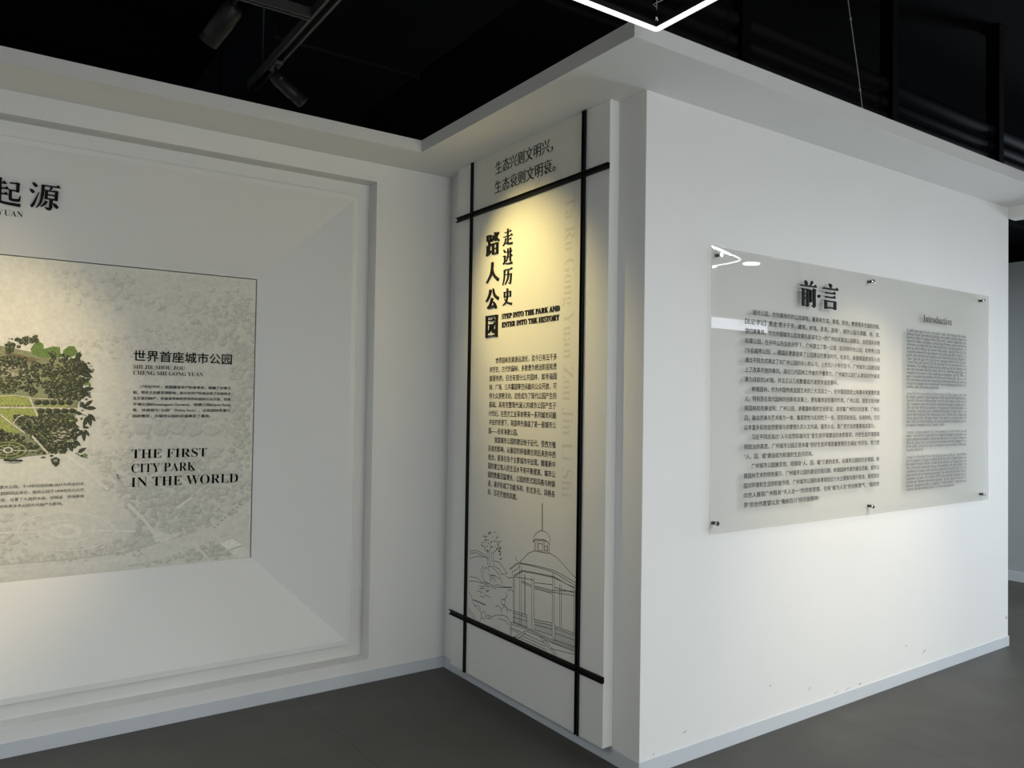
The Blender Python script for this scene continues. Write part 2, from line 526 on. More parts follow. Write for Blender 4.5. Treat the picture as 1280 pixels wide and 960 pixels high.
GLYPH = {
 '起': H_(10, 48, 80)+V_(29, 98, 60)+H_(4, 56, 62)+V_(30, 62, 16, 9)+H_(30, 54, 42)+P_([(16, 48), (14, 28), (3, 8)], [9, 7, 2])+P_([(12, 30), (34, 12), (97, 7)], [4, 8, 11])
       + H_(60, 86, 84, 0)+V_(86, 87, 54, 11)+H_(60, 86, 58, 0)+V_(63, 60, 27, 10)+P_([(60, 28), (72, 24), (93, 25)], [9, 9, 9])+P_([(92, 24), (95, 42)], [8, 2]),
 '源': D_(8, 96, 22, 82)+D_(1, 70, 14, 58)+P_([(6, 6), (14, 14), (30, 62)], [10, 10, 2])+H_(38, 96, 90)+P_([(42, 92), (41, 50), (36, 22), (24, 2)], [11, 10, 8, 2])
       + P_([(70, 86), (64, 74)], [9, 3])+V_(54, 74, 40, 10)+H_(54, 86, 72, 0)+V_(87, 75, 38, 11)+H_(54, 86, 57, 0)+H_(54, 86, 42, 0)+V_(71, 40, 6, 11)+P_([(72, 5), (62, 3), (52, 9)], [11, 9, 2])
       + P_([(56, 32), (50, 20), (38, 8)], [11, 8, 2])+D_(78, 28, 94, 10, 12),
 '踏': V_(9, 92, 66, 8)+V_(33, 92, 66, 8)+H_(9, 33, 91, 0)+H_(9, 33, 68, 0)+V_(22, 66, 14, 8)+H_(22, 41, 46)+V_(9, 48, 12, 7)+P_([(2, 7), (22, 13), (42, 22)], [9, 7, 3])
       + V_(71, 98, 60, 9)+P_([(45, 84), (60, 83), (53, 72), (42, 62)], [4, 6, 5, 2])+P_([(94, 94), (80, 79)], [8, 2])+P_([(75, 84), (84, 68), (99, 58)], [2, 8, 9])
       + V_(54, 52, 3, 9)+V_(88, 52, 3, 9)+H_(54, 88, 50, 0)+H_(54, 88, 28, 0)+H_(54, 88, 7, 0),
 '人': P_([(50, 95), (48, 68), (38, 38), (5, 4)], [11, 10, 8, 2])+P_([(49, 68), (62, 36), (97, 8)], [3, 9, 14]),
 '公': P_([(38, 90), (27, 62), (3, 38)], [12, 9, 2])+P_([(58, 93), (70, 62), (98, 44)], [3, 10, 14])+P_([(52, 50), (36, 22), (18, 10)], [12, 8, 7])+P_([(16, 9), (80, 15)], [8, 6])+D_(62, 34, 82, 4, 12),
 '园': V_(12, 95, 0, 10)+V_(90, 95, 0, 10)+H_(12, 90, 92, 0, 5)+H_(12, 90, 7, 0, 5)+H_(30, 72, 74, 1, 5)+H_(24, 80, 55, 1, 5)+P_([(43, 54), (38, 34), (24, 20)], [9, 7, 2])+V_(59, 54, 28, 9)
       + P_([(58, 28), (64, 22), (77, 23)], [8, 8, 8])+P_([(77, 22), (80, 36)], [7, 2]),
 '走': H_(18, 82, 80)+V_(50, 99, 56, 11)+H_(6, 94, 56)+V_(51, 56, 14, 10)+H_(51, 84, 35)+P_([(30, 46), (24, 24), (3, 4)], [10, 8, 2])+P_([(25, 27), (46, 11), (97, 7)], [3, 8, 13]),
 '进': D_(9, 94, 24, 76)+H_(3, 26, 56, 0)+V_(21, 58, 22, 10)+P_([(22, 22), (5, 10)], [9, 8])+P_([(20, 20), (42, 8), (97, 7)], [3, 7, 12])+H_(36, 92, 76)+H_(32, 97, 48)
       + P_([(53, 96), (52, 50), (37, 20)], [10, 9, 2])+V_(77, 97, 17, 10),
 '历': H_(14, 96, 90)+P_([(18, 91), (17, 45), (3, 3)], [11, 9, 2])+H_(30, 86, 62, 0)+P_([(85, 64), (83, 30), (77, 9), (61, 13)], [11, 11, 10, 2])+P_([(57, 82), (54, 40), (26, 5)], [11, 9, 2]),
 '史': V_(20, 82, 48, 9)+V_(81, 82, 48, 10)+H_(20, 80, 79, 0)+H_(20, 80, 52, 0)+P_([(50, 99), (50, 50), (38, 22), (5, 3)], [11, 10, 8, 2])+P_([(22, 40), (50, 17), (97, 5)], [2, 9, 14]),
 '前': D_(28, 99, 40, 84)+P_([(74, 98), (62, 84)], [10, 3])+H_(3, 97, 80, 1, 5)+V_(18, 68, 3, 11)+V_(45, 68, 6, 11)+H_(18, 45, 66, 0, 5)+H_(18, 45, 50, 0, 5)+H_(18, 45, 34, 0, 5)+P_([(45, 6), (34, 8)], [9, 3])
       + V_(65, 66, 20, 11)+V_(87, 72, 5, 12)+P_([(87, 6), (73, 9)], [11, 3]),
 '言': D_(43, 100, 57, 88, 12)+H_(5, 97, 80, 1, 6)+H_(21, 80, 63, 1, 5.5)+H_(21, 80, 47, 1, 5.5)+V_(22, 33, 0, 12)+V_(80, 33, 0, 12)+H_(22, 80, 31, 0, 5.5)+H_(22, 80, 6, 0, 5.5),
}


def raised_glyph(name, ch, corners, plane, depth, m, parent, eps=.0):
    """corners: lower-left and upper-right of the character in (s, z) on the wall; gives a solid letter"""
    (s0, z0), (s1, z1) = corners
    f0, f1 = place_fn(plane, eps), place_fn(plane, eps+depth)
    V, F = [], []
    for poly in GLYPH[ch]:
        k = len(poly); n = len(V)
        q = [(s0+(s1-s0)*p[0]/100, z0+(z1-z0)*p[1]/100) for p in poly]
        V += [f0(*p) for p in q]+[f1(*p) for p in q]
        F += [tuple(n+i for i in range(k)), tuple(n+k+i for i in range(k))[::-1]]
        F += [(n+i, n+(i+1) % k, n+k+(i+1) % k, n+k+i) for i in range(k)]
    return mesh(name, V, F, m, parent)


def extrude_rows(name, rows, plane, depth, m, parent, eps=0.0):
    f0, f1 = place_fn(plane, eps), place_fn(plane, eps+depth)
    V, F = [], []
    for co, fs in rows:
        n = len(V); k = len(co)
        V += [f1(s, z) for s, z in co]+[f0(s, z) for s, z in co]
        F += [tuple(n+i for i in f) for f in fs]
        cnt = {}
        for f in fs:
            for i in range(len(f)):
                e = (f[i], f[(i+1) % len(f)])
                cnt[e] = 1
        for (a, b) in list(cnt):
            if (b, a) not in cnt:
                F.append((n+b, n+a, n+k+a, n+k+b))
    return mesh(name, V, F, m, parent)


# ------------------------------------------------------------------ wall A: heading on the sloping niche face
hd = thing('raised_heading', 'large black raised characters above the aerial mural, with small capitals below', 'lettering', (-1.95, 1.95, 2.5))
sw = pl(75.3, 245, 'F')[0]-pl(36.3, 245, 'F')[0]
for ch, (ul, ur, vt, vb) in {'源': (36.6, 75.4, 229, 262), '起': (-12, 27.6, 222.5, 257.5)}.items():
    a = pl((ul+ur)/2, vb, 'F'); b = pl((ul+ur)/2, vt, 'F')
    s0 = pl(ul, (vt+vb)/2, 'F')[0]; s1 = pl(ur, (vt+vb)/2, 'F')[0]
    raised_glyph('letter', ch, ((s0, a[1]), (s1, b[1])), 'F', .012, M_BLACK, hd)
a = pl(5, 270, 'F'); b = pl(28.5, 272, 'F'); t6 = pl(28.5, 265.2, 'F')
hcap = (t6[1]-b[1])/.66
r1, sx_ = row(serif('UAN'), a[0], b[0], b[1], hcap, -.010, dup=((0, 0), (0, .008)))
r2, _ = row(serif('QI Y'), a[0]-.3, a[0]-.004, b[1], hcap, -.010, sx=sx_, right=True, dup=((0, 0), (0, .008)))
text_block('caption', [r1, r2], 'F', M_BLACK, hd, .001)


# ------------------------------------------------------------------ mural: printed board with an aerial view
mural = thing('mural_board', 'wide printed board with a faint aerial park view, set deep in the white niche', 'mural', ((MX0+MX1)/2, YM, MZ0))
G = .005
boxes('board', [((MX0+G, YM+.001, MZ0), (MX1-G, YM+.02, MZ1-G))], mat('mural_board_core', (.62, .61, .55, 1), .7), mural)


class Print:
    def __init__(self, plane='M'):
        self.V, self.F, self.C = [], [], []
        self.plane = plane

    def poly(self, pts, col, layer):
        k = len(self.F)          # every patch of the print sits a hair in front of the last, so that none share a plane
        fn = place_fn(self.plane, layer*.0002+(k % 157)*1.2e-6 if layer < 9 else .0018+(layer-9)*.0001+(k % 79)*1.2e-6)
        pts = [(min(max(p[0], MX0+G), MX1-G-.0005), min(max(p[1], MZ0+.001), MZ1-G-.0005)) for p in pts]
        n = len(self.V)
        self.V += [fn(*p) for p in pts]
        self.F.append(tuple(range(n, n+len(pts)))); self.C.append(col)

    def pix(self, pts, col, layer):
        self.poly([pl(u, v, self.plane) for u, v in pts], col, layer)

    def build(self, name, m, parent):
        o = mesh(name, self.V, self.F, m, parent)
        ca = o.data.color_attributes.new('Col', 'FLOAT_COLOR', 'CORNER')
        buf = []
        for p, c in zip(o.data.polygons, self.C):
            buf += list((c[0], c[1], c[2], 1))*p.loop_total
        ca.data.foreach_set('color', buf)
        return o


def inside(x, y, poly):
    r = False; n = len(poly)
    for i in range(n):
        x1, y1 = poly[i]; x2, y2 = poly[(i+1) % n]
        if (y1 > y) != (y2 > y) and x < (x2-x1)*(y-y1)/(y2-y1)+x1: r = not r
    return r


rnd = random.Random(4)


def tone(c, k):
    return tuple(x*k for x in c)


def blob(P, cx, cy, rx, ry, col, layer, n=8, jit=.3, rot=0):
    pts = []
    for i in range(n):
        a = 2*math.pi*i/n+rot
        k = 1+rnd.uniform(-jit, jit)
        pts.append((cx+rx*k*math.cos(a), cy+ry*k*math.sin(a)))
    P.pix(pts, col, layer)


def strip(P, pts, w, col, layer):
    pts = [np.array(p, float) for p in pts]
    for i in range(len(pts)-1):
        d = pts[i+1]-pts[i]; d /= np.linalg.norm(d)
        n = np.array([-d[1], d[0]])*w/2
        w2 = n*(.8 if abs(d[0]) > abs(d[1]) else 1)
        P.pix([pts[i]+w2, pts[i+1]+w2, pts[i+1]-w2, pts[i]-w2], col, layer)


BG = (.70, .685, .60)
bg = Print()
# the sheet itself, in cells that drift a little in tone
nx, nz = 60, 26
tones = [[rnd.uniform(.985, 1.015) for _ in range(nx)] for _ in range(nz)]
for i in range(nx):
    for j in range(nz):
        x0 = MX0+G+(MX1-MX0-2*G)*i/nx; x1 = MX0+G+(MX1-MX0-2*G)*(i+1)/nx
        z0 = MZ0+.001+(MZ1-G-MZ0-.001)*j/nz; z1 = MZ0+.001+(MZ1-G-MZ0-.001)*(j+1)/nz
        bg.poly([(x0, z0), (x1, z0), (x1, z1), (x0, z1)], tone(BG, tones[j][i]), 0)

# faint tree cover: (region, density, size, darkness)
TREES = [
    ([(230, 385), (320, 372), (320, 440), (250, 425)], 130, 4.5, .90),
    ([(285, 430), (320, 430), (318, 560), (292, 560)], 150, 5, .89),
    ([(95, 560), (315, 560), (315, 640), (240, 655), (150, 610)], 480, 4.6, .90),
    ([(120, 600), (240, 620), (270, 665), (190, 700), (150, 690), (175, 650)], 330, 5, .87),
    ([(-200, 625), (60, 640), (50, 700), (-200, 720)], 160, 5, .91),
    ([(240, 690), (268, 676), (300, 700), (255, 704)], 60, 4, .82),
    ([(160, 700), (240, 685), (250, 703), (150, 712)], 90, 4, .88),
    ([(60, 690), (185, 670), (190, 682), (0, 712), (0, 700)], 120, 3.6, .88),
    ([(0, 440), (230, 400), (280, 420), (240, 445), (120, 450), (60, 430)], 160, 4, .955),
    ([(60, 330), (300, 360), (300, 400), (80, 380)], 90, 6, .965),
    ([(110, 520), (165, 515), (310, 525), (310, 545), (120, 548)], 120, 4, .93),
]
for reg, cnt, sz, dk in TREES:
    xs = [p[0] for p in reg]; ys = [p[1] for p in reg]
    k = 0
    while k < cnt:
        x, y = rnd.uniform(min(xs), max(xs)), rnd.uniform(min(ys), max(ys))
        if not inside(x, y, reg) or x > 317: continue
        if y > 727-x*30/313-4 or x < -330: k += 1; continue
        k += 1
        s = sz*rnd.uniform(.6, 1.25)
        lay = rnd.randint(1, 3)
        blob(bg, x+s*.18, y+s*.2, s*.75, s*.62, tone((BG[0]*.99, BG[1], BG[2]*.98), dk*rnd.uniform(.86, .93)), lay)
        blob(bg, x-s*.1, y-s*.1, s*.62, s*.48, tone(BG, dk*rnd.uniform(.97, 1.06)), lay+.5, 7)
# row of round trees under the text
for i in range(5):
    x = 178+i*21.5+rnd.uniform(-1, 1); y = 537+rnd.uniform(-1.5, 1)
    blob(bg, x+1, y+1, 10.5, 7, tone(BG, .82), 4, 12, .15)
    blob(bg, x-.5, y-.8, 9.5, 6, tone(BG, .93), 5, 12, .15)
    for q in range(9):
        blob(bg, x+rnd.uniform(-7, 7), y+rnd.uniform(-4, 3.5), 1.8, 1.3, tone(BG, rnd.uniform(.86, 1.0)), 5.6, 6)
blob(bg, 216, 374, 10.5, 9, tone(BG, .93), 3, 12, .2); blob(bg, 215, 373, 8, 7, tone(BG, .975), 3.5, 10, .2)
LT = tone((BG[0]*1.04, BG[1]*1.04, BG[2]*1.06), 1.06)
# oval garden
for rx, ry, w in ((60, 24, 2.2), (54, 21, 1.2), (35, 13.5, 2)):
    c = [(82+rx*math.cos(a), 664+ry*math.sin(a)) for a in np.linspace(0, 2*math.pi, 41)]
    strip(bg, c, w, tone(LT, .98), 6)
for k in range(12):
    a = k*math.pi/6+.2
    strip(bg, [(82+22*math.cos(a), 664+10*math.sin(a)), (82+56*math.cos(a), 664+22*math.sin(a))], 1.1, tone(LT, .96), 6)
for rx, ry, kk in ((21, 9.5, 1.0), (11.5, 5.5, .88)):
    bg.pix([(82+rx*math.cos(a), 664+ry*math.sin(a)) for a in np.linspace(0, 2*math.pi, 25)[:-1]], tone(LT, kk), 7 if rx > 15 else 7.5)
# paths and roads
strip(bg, [(-200, 672), (0, 666), (62, 664)], 3, LT, 6.5)
strip(bg, [(103, 663), (170, 664)], 3, LT, 6.5)
strip(bg, [(160, 630), (182, 652), (198, 675)], 4.2, LT, 6.5)
strip(bg, [(85, 570), (110, 590), (135, 612)], 5, tone(LT, .98), 6.5)
bg.pix([(190, 660), (212, 668), (232, 664), (205, 678), (194, 678)], LT, 6.6)
bg.pix([(-300, 712), (0, 706), (70, 702), (150, 694), (205, 677), (250, 664), (290, 646), (316, 622), (316, 640), (290, 662), (245, 684), (190, 702), (120, 712), (0, 722), (-300, 735)], tone(LT, .93), 3.9)
strip(bg, [(-200, 712), (0, 706), (90, 699), (160, 690), (200, 677)], 2, tone(BG, .8), 6.7)
strip(bg, [(0, 713), (100, 706), (170, 697)], 1.2, tone(LT, 1.0), 6.7)
strip(bg, [(242, 680), (256, 694), (262, 702)], 3, LT, 6.8)
strip(bg, [(268, 668), (290, 690), (300, 698)], 3, LT, 6.8)
strip(bg, [(225, 412), (240, 398), (258, 386)], 1.6, tone(LT, .99), 5)
strip(bg, [(262, 382), (292, 350)], 1.2, tone(LT, .98), 5)
strip(bg, [(266, 382), (320, 376)], 1.2, tone(LT, .98), 5)
strip(bg, [(40, 340), (150, 352), (180, 348)], 1.2, tone(BG, .96), 5)
strip(bg, [(120, 492), (165, 500)], 1.5, tone(LT, .97), 5)
bg.pix([(217, 632), (236, 617), (239, 620), (220, 634)], tone(BG, .74), 7)
bg.pix([(219, 634), (240, 620), (241, 622), (223, 636)], LT, 7)
for k in range(22):      # cars and shrubs along the road
    x = rnd.uniform(60, 180); y = 700-(x-60)*.1+rnd.uniform(-2, 6)
    blob(bg, x, y, 2.2, .9, tone(BG, rnd.uniform(.66, .85)), 7, 6)
for k in range(9):
    x = 268+k*4.6; blob(bg, x, 660-k*4.4+rnd.uniform(-2, 2), 2, .9, tone(BG, .62), 7, 6)
# white building at the corner
bg.pix([(275, 680), (290, 672.5), (302, 681), (285, 687)], tone(LT, 1.12), 7.4)
bg.pix([(285, 688), (303, 683), (313, 690), (313, 696), (295, 697)], tone(LT, 1.0), 7.4)
strip(bg, [(275, 681), (290, 672.5), (300, 680)], 1, tone(BG, .45), 7.8)
strip(bg, [(289, 679), (292, 682), (295, 680.5)], 1, tone(BG, .3), 7.8)
strip(bg, [(285, 688), (302, 682)], 1, tone(BG, .5), 7.8)
bg.build('faint_aerial_print', M_MURAL, mural)['kind'] = 'stuff'

# ---- the coloured cut-out of the park (same flat print, stronger colours)
class Round(Print):
    def pix(self, pts, col, layer):      # the cut-out tapers to a rounded end on the far left
        q = []
        for x, y in pts:
            if x < -60:
                t = min(1, (-60-x)/175); y = 503+(y-503)*math.sqrt(max(0, 1-t*t))
            q.append((x, y))
        Print.pix(self, q, col, layer)


pk = Round()
DG, MG, LG = (.026, .032, .016), (.085, .10, .04), (.20, .215, .10)
LAWN, LAWN2, PATH = (.32, .36, .10), (.13, .21, .05), (.62, .58, .47)
SIL = [(-230, 455), (-120, 430), (0, 428), (10, 423), (20, 425), (36, 420), (50, 422), (58, 432), (76, 434), (78, 446), (96, 440), (104, 446), (112, 455), (118, 465), (104, 472),
       (112, 482), (112, 496), (100, 506), (104, 518), (98, 535), (96, 548), (98, 558), (86, 562), (78, 568), (62, 570), (52, 572), (30, 572), (28, 578), (6, 578), (4, 572), (-120, 580), (-240, 560)]
# greyish ground under the trees
pk.pix([(-225, 460), (-120, 436), (0, 432), (40, 440), (95, 452), (105, 480), (98, 505), (92, 530), (84, 556), (60, 568), (30, 571), (-120, 574), (-230, 555)], (.24, .26, .14), 9)
pk.pix([(38, 436), (46, 425), (54, 430), (55, 436), (66, 433), (75, 434), (76, 447), (50, 447), (40, 442)], LAWN2, 10)
pk.pix([(78, 446), (79, 438), (86, 432.5), (93, 433), (98, 442), (88, 447)], LAWN2, 10)
pk.pix([(60, 474), (75, 465), (88, 468), (90, 472), (70, 478)], (.26, .34, .12), 10.5)
pk.pix([(100, 475), (108, 472), (114, 481), (106, 482)], (.2, .3, .09), 10.5)
pk.pix([(5, 440), (14, 441), (50, 449), (40, 454), (10, 447)], (.16, .13, .07), 10.4)
pk.pix([(-230, 496), (0, 493), (38, 497), (43, 508), (-230, 507)], LAWN, 10.5)
pk.pix([(-230, 511), (0, 511), (44, 510), (48, 521), (30, 520), (18, 530), (0, 519), (-230, 519)], LAWN, 10.5)
pk.pix([(-230, 522), (0, 520), (26, 541), (10, 541), (-230, 538)], LAWN, 10.5)
pk.pix([(46, 506), (86, 506), (86, 509), (46, 508)], LAWN, 10.6)
pk.pix([(64, 523), (96, 525), (92, 530), (70, 527)], LAWN, 10.6)
pk.pix([(50, 540), (60, 540), (64, 546), (56, 548)], (.22, .2, .08), 10.6)


def trees(reg, cnt, sz, L0, cols=(DG, MG, LG)):
    xs = [p[0] for p in reg]; ys = [p[1] for p in reg]
    k = 0
    while k < cnt:
        x, y = rnd.uniform(min(xs), max(xs)), rnd.uniform(min(ys), max(ys))
        if not inside(x, y, reg): continue
        k += 1
        s = sz*rnd.uniform(.6, 1.3); lay = L0+rnd.randint(0, 4)*.8
        blob(pk, x, y, s, s*.8, tone(cols[0], rnd.uniform(.7, 1.6)), lay)
        for q in range(4):
            blob(pk, x+rnd.uniform(-.7, .5)*s, y-rnd.uniform(-.35, .7)*s, s*.34, s*.24, tone(cols[1] if rnd.random() < .62 else cols[2], rnd.uniform(.7, 1.5)), lay+.3, 6)


trees([(-220, 462), (-100, 440), (-4, 441), (40, 452), (95, 450), (104, 470), (100, 500), (60, 492), (38, 494), (0, 490), (-220, 493)], 900, 3.4, 11)
trees([(60, 478), (96, 476), (110, 492), (98, 500), (60, 497)], 120, 3, 14)
trees([(88, 448), (104, 452), (110, 460), (100, 468), (84, 458)], 60, 2.6, 14)
trees([(7, 430), (16, 428), (20, 438), (8, 441)], 14, 3, 12)
trees([(20, 424), (33, 422), (36, 430), (22, 434)], 16, 2.8, 12)
trees([(37, 421), (47, 420), (50, 425), (38, 430)], 12, 2.4, 12)
trees([(62, 441), (71, 441), (71, 448), (62, 448)], 7, 2.6, 14)
trees([(76, 444), (86, 445), (84, 449), (76, 449)], 7, 2.2, 14)
trees([(16, 519), (30, 520), (54, 523), (95, 530), (96, 545), (92, 552), (60, 556), (40, 545), (24, 534)], 270, 3.1, 14)
trees([(-220, 540), (0, 538), (28, 543), (50, 548), (62, 562), (50, 570), (36, 562), (24, 552), (-220, 560)], 230, 3, 14)
trees([(54, 546), (84, 548), (90, 556), (78, 565), (62, 566)], 90, 3.2, 15)
trees([(48, 516), (88, 518), (96, 522), (94, 527), (50, 522)], 60, 2.2, 14)
trees([(80, 545), (98, 552), (94, 560), (82, 562)], 30, 2.6, 15)
for yv, n, x0 in ((502.5, 5, 47), (513, 5, 51)):
    for k in range(n):
        x = x0+k*9.8
        blob(pk, x+.5, yv+.8, 4.6, 3.4, DG, 17, 9, .15); blob(pk, x-.8, yv-.9, 3, 1.9, tone(MG, .8), 18, 7)
# paths
strip(pk, [(-230, 509), (-40, 509), (0, 509.3), (44, 509.5), (96, 511)], 2.4, PATH, 16)
strip(pk, [(37, 497), (42, 509), (47, 520)], 2, PATH, 16.3)
strip(pk, [(40, 498), (88, 499)], 1.1, PATH, 16.3)
strip(pk, [(-1, 517), (14, 529), (31, 541)], 2.2, PATH, 16.3)
strip(pk, [(40, 545), (50, 556), (60, 567)], 2.6, PATH, 20)
strip(pk, [(17, 529), (22, 521), (30, 519)], 1.2, PATH, 19)
strip(pk, [(0, 495), (20, 494), (40, 497)], 1.1, PATH, 19)
for k in range(9): blob(pk, -2+k*5, 507.6+rnd.uniform(-.4, .4), 1.2, .8, DG, 19, 6)
# bright patches between trees
for k in range(26): blob(pk, rnd.uniform(2, 34), rnd.uniform(456, 470), 1.9, 1, (.42, .38, .28), 15+rnd.random(), 6, .4)
for k in range(26): blob(pk, rnd.uniform(64, 92), rnd.uniform(535, 552), 2.6, .8, (.48, .45, .36), 20+rnd.random(), 6, .4, .4)
# little round garden
for rx, ry, c in ((26, 11.5, (.05, .07, .03)), (24, 10.5, (.28, .30, .12)), (21, 9.2, (.06, .08, .03)), (16, 7, (.25, .27, .11)), (13, 5.6, (.055, .075, .03))):
    pk.pix([(10+rx*math.cos(a), 562.5+ry*math.sin(a)) for a in np.linspace(0, 2*math.pi, 29)[:-1]], c, 21+(26-rx)*.1)
for k in range(8):
    a = k*math.pi/4+.1
    strip(pk, [(10, 562.5), (10+23*math.cos(a), 562.5+10*math.sin(a))], .9, (.42, .42, .22), 24)
pk.pix([(10+6.3*math.cos(a), 562.5+4*math.sin(a)) for a in np.linspace(0, 2*math.pi, 19)[:-1]], (.62, .6, .5), 25)
pk.pix([(10+4*math.cos(a), 562.5+2.4*math.sin(a)) for a in np.linspace(0, 2*math.pi, 19)[:-1]], (.10, .11, .06), 26)
strip(pk, [(14, 563), (46, 563.6)], 1.3, (.6, .58, .48), 26)
strip(pk, [(-60, 562), (6, 562.3)], 1.3, (.6, .58, .48), 26)
for k in range(16): blob(pk, 6+k*1.4, 575.5+rnd.uniform(-1, .6), 1.5, 1.3, DG, 22, 6)
for k in range(8): blob(pk, 8+k*2.4, 578.6, 1, .5, DG, 22, 6)


def leaf(x, y, ln, ang, col=DG, w=.24):
    a = R_(ang); d = np.array([math.cos(a), -math.sin(a)]); n = np.array([d[1], -d[0]])
    b = np.array([x, y])
    pk.pix([b, b+d*ln*.3+n*ln*w*.8, b+d*ln*.65+n*ln*w*.75, b+d*ln, b+d*ln*.65-n*ln*w*.6, b+d*ln*.3-n*ln*w*.7], col, 27)
    pk.pix([b+d*ln*.15, b+d*ln*.55+n*ln*w*.2, b+d*ln*.85, b+d*ln*.5-n*ln*w*.15], tone(MG, 1.1), 28)


for (x, y, ln, an) in [(92, 452, 14, 40), (96, 458, 13, 10), (100, 461, 18, -14), (98, 464, 20, -25), (90, 462, 12, -8), (94, 449, 12, 55), (98, 483, 13, 38), (102, 488, 16, 10), (100, 492, 14, -8),
                       (103, 478, 12, 25), (106, 508, 13, 38), (107, 510, 14, -2), (110, 517, 14, -45), (110, 519, 15, -75), (109, 520, 15, -110), (103, 518, 12, 160), (109, 512, 14, 130),
                       (103, 534, 9, -5), (105, 537, 11, -50), (104, 538, 14, -85), (103, 537, 11, -125), (95, 527, 12, 200), (86, 552, 14, -70), (82, 553, 12, -95), (92, 550, 12, -40),
                       (88, 540, 12, 20), (97, 566, 13, 30), (100, 570, 10, 5)]:
    leaf(x, y, ln, an)
strip(pk, [(94, 566), (102, 570), (110, 572)], 1, DG, 27)
strip(pk, [(108, 520), (100, 516), (88, 512)], .9, tone(DG, 2), 27)
pk.pix([(63, 574), (70, 571), (75, 574), (74, 580), (70, 583.5), (66, 580)], tone(DG, 1.6), 27)
pk.pix([(66, 575), (71, 573), (72, 577), (68, 578)], (.3, .3, .24), 28)
pk.pix([(103, 569), (106, 566), (109, 568), (105, 572)], (.14, .26, .05), 28)
for k in range(60):       # ragged fringe of twigs round the silhouette
    i = rnd.randrange(3, len(SIL)-4); t = rnd.random()
    x = SIL[i][0]+(SIL[i+1][0]-SIL[i][0])*t; y = SIL[i][1]+(SIL[i+1][1]-SIL[i][1])*t
    if 5 < x < 36 and y < 445 or x > 84 or y > 540 and x > 50:
        blob(pk, x, y, rnd.uniform(1, 2.4), rnd.uniform(.6, 1.4), tone(DG, rnd.uniform(.8, 2)), 27, 6, .5)
p_ = pk.build('park_picture', M_PARK, mural)
p_['kind'] = 'stuff'
p_['label'] = 'green cut-out picture of lawns and trees'

# ---- mural lettering
a = pl(166.8, 447, 'M'); b = pl(289.6, 447, 'M'); zt = pl(167, 438.2, 'M')[1]; zb = pl(167, 451, 'M')[1]
em = (zt-zb)/.86
r, _ = row('世界首座城市公园', a[0], b[0], zb+em*.06, em, 0, dup=((-.012, 0), (.012, 0), (0, .012), (0, -.012)))
text_block('heading', [r], 'M', M_BLACK, mural, .0042)
rows = []
for t, u0, v0, u1, vt, in (('SHI JIE SHOU ZOU', 166.4, 460.7, 231, 456.0), ('CHENG SHI GONG YUAN', 166.4, 468.2, 253.8, 463.4)):
    p = pl(u0, v0, 'M'); q = pl(u1, v0, 'M'); hh = (pl(u0, vt, 'M')[1]-p[1])/.66
    rows.append(row(serif(t), p[0], q[0], p[1], hh, -.008, dup=((0, 0), (0, .01)))[0])
text_block('spelled_heading', rows, 'M', M_INK, mural, .0042)
rows = []
for t, u0, v0, u1, vt in (('THE FIRST', 164.1, 573.2, 258.3, 562.3), ('CITY PARK', 164, 591, 244.5, 580.2), ('IN THE WORLD', 163.5, 609, 297, 597.4)):
    p = pl(u0, v0, 'M'); q = pl(u1, v0-3, 'M'); hh = (pl(u0, vt, 'M')[1]-p[1])/.66
    rows.append(row(serif(t), p[0], q[0], p[1], hh, -.014, dup=((0, 0), (0, .012), (.008, 0)))[0])
for r in rows: text_block('capital_heading', [r], 'M', M_INK, mural, .0042)
sL, sR = pl(165.9, 500, 'M')[0], pl(288, 500, 'M')[0]
z1, z6 = pl(166, 483.0, 'M')[1], pl(166, 520.0, 'M')[1]
em = (sR-sL)/27.5
ls = [('17世纪中叶，英国爆发资产阶级革命，推翻了封建王', 'i'), ('朝。受民主启蒙思想影响，新兴的资产阶级没收了封建地主', 'f'), ('及王室的财产，把皇家贵族的宫苑和私园向公众开放，如肯', 'f'),
      ('辛顿公园(Kensington Garden)、海德公园(Hyde Park)', 'f'), ('等，并统称为“公园”（Public Park）。这些园林具备公', 'f'), ('园的雏形，为城市公园的发展奠定了基础。', 'e')]
text_block('body_text', paragraph(ls, sL, sR, z1-em*.38, z6-em*.38, em*1.02, 0, dup=((0, 0), (.03, 0), (.015, .02))), 'M', M_INK, mural, .0042)
sR = pl(104.8, 620, 'M')[0]
rows = []
em2 = em*1.03
for i, (t, uR, v) in enumerate((('位于伦敦的摄政公园是著名的皇家大公园。于19世纪初约翰·纳什为乔治四世', 104.8, 604.4), ('设计建造，公园即因此得名。摄政公园于1838年向公众开', 104.8, 611.9),
                               ('放，园内以自然风格布局，设置了大面积水面、林荫道、开阔草地', 104.8, 619.8), ('等景观，对世界许多公园的风格产生影响。', 78.5, 629.0))):
    q = pl(uR, v, 'M')
    rows.append(row(t, 0, q[0], q[1]-em2*.38, em2, 0, sx=em2*1.0, right=True)[0])
text_block('side_text', rows, 'M', M_INK, mural, .0042)

# ------------------------------------------------------------------ wall B: banner board
ban = thing('banner_board', 'tall white display board on the narrow wall, with black crossing channels and raised characters', 'board', (XB/2, .94, 0))
Y0, Y1 = .1924, 1.6841
boxes('board', [((XB, Y0, .0757), (0, Y1, H))], M_BOARD, ban, bevel=.0012)
boxes('printed_sheet', [((XB-.0006, .393, .39), (XB, 1.494, H-.004))], M_PRINT, ban)


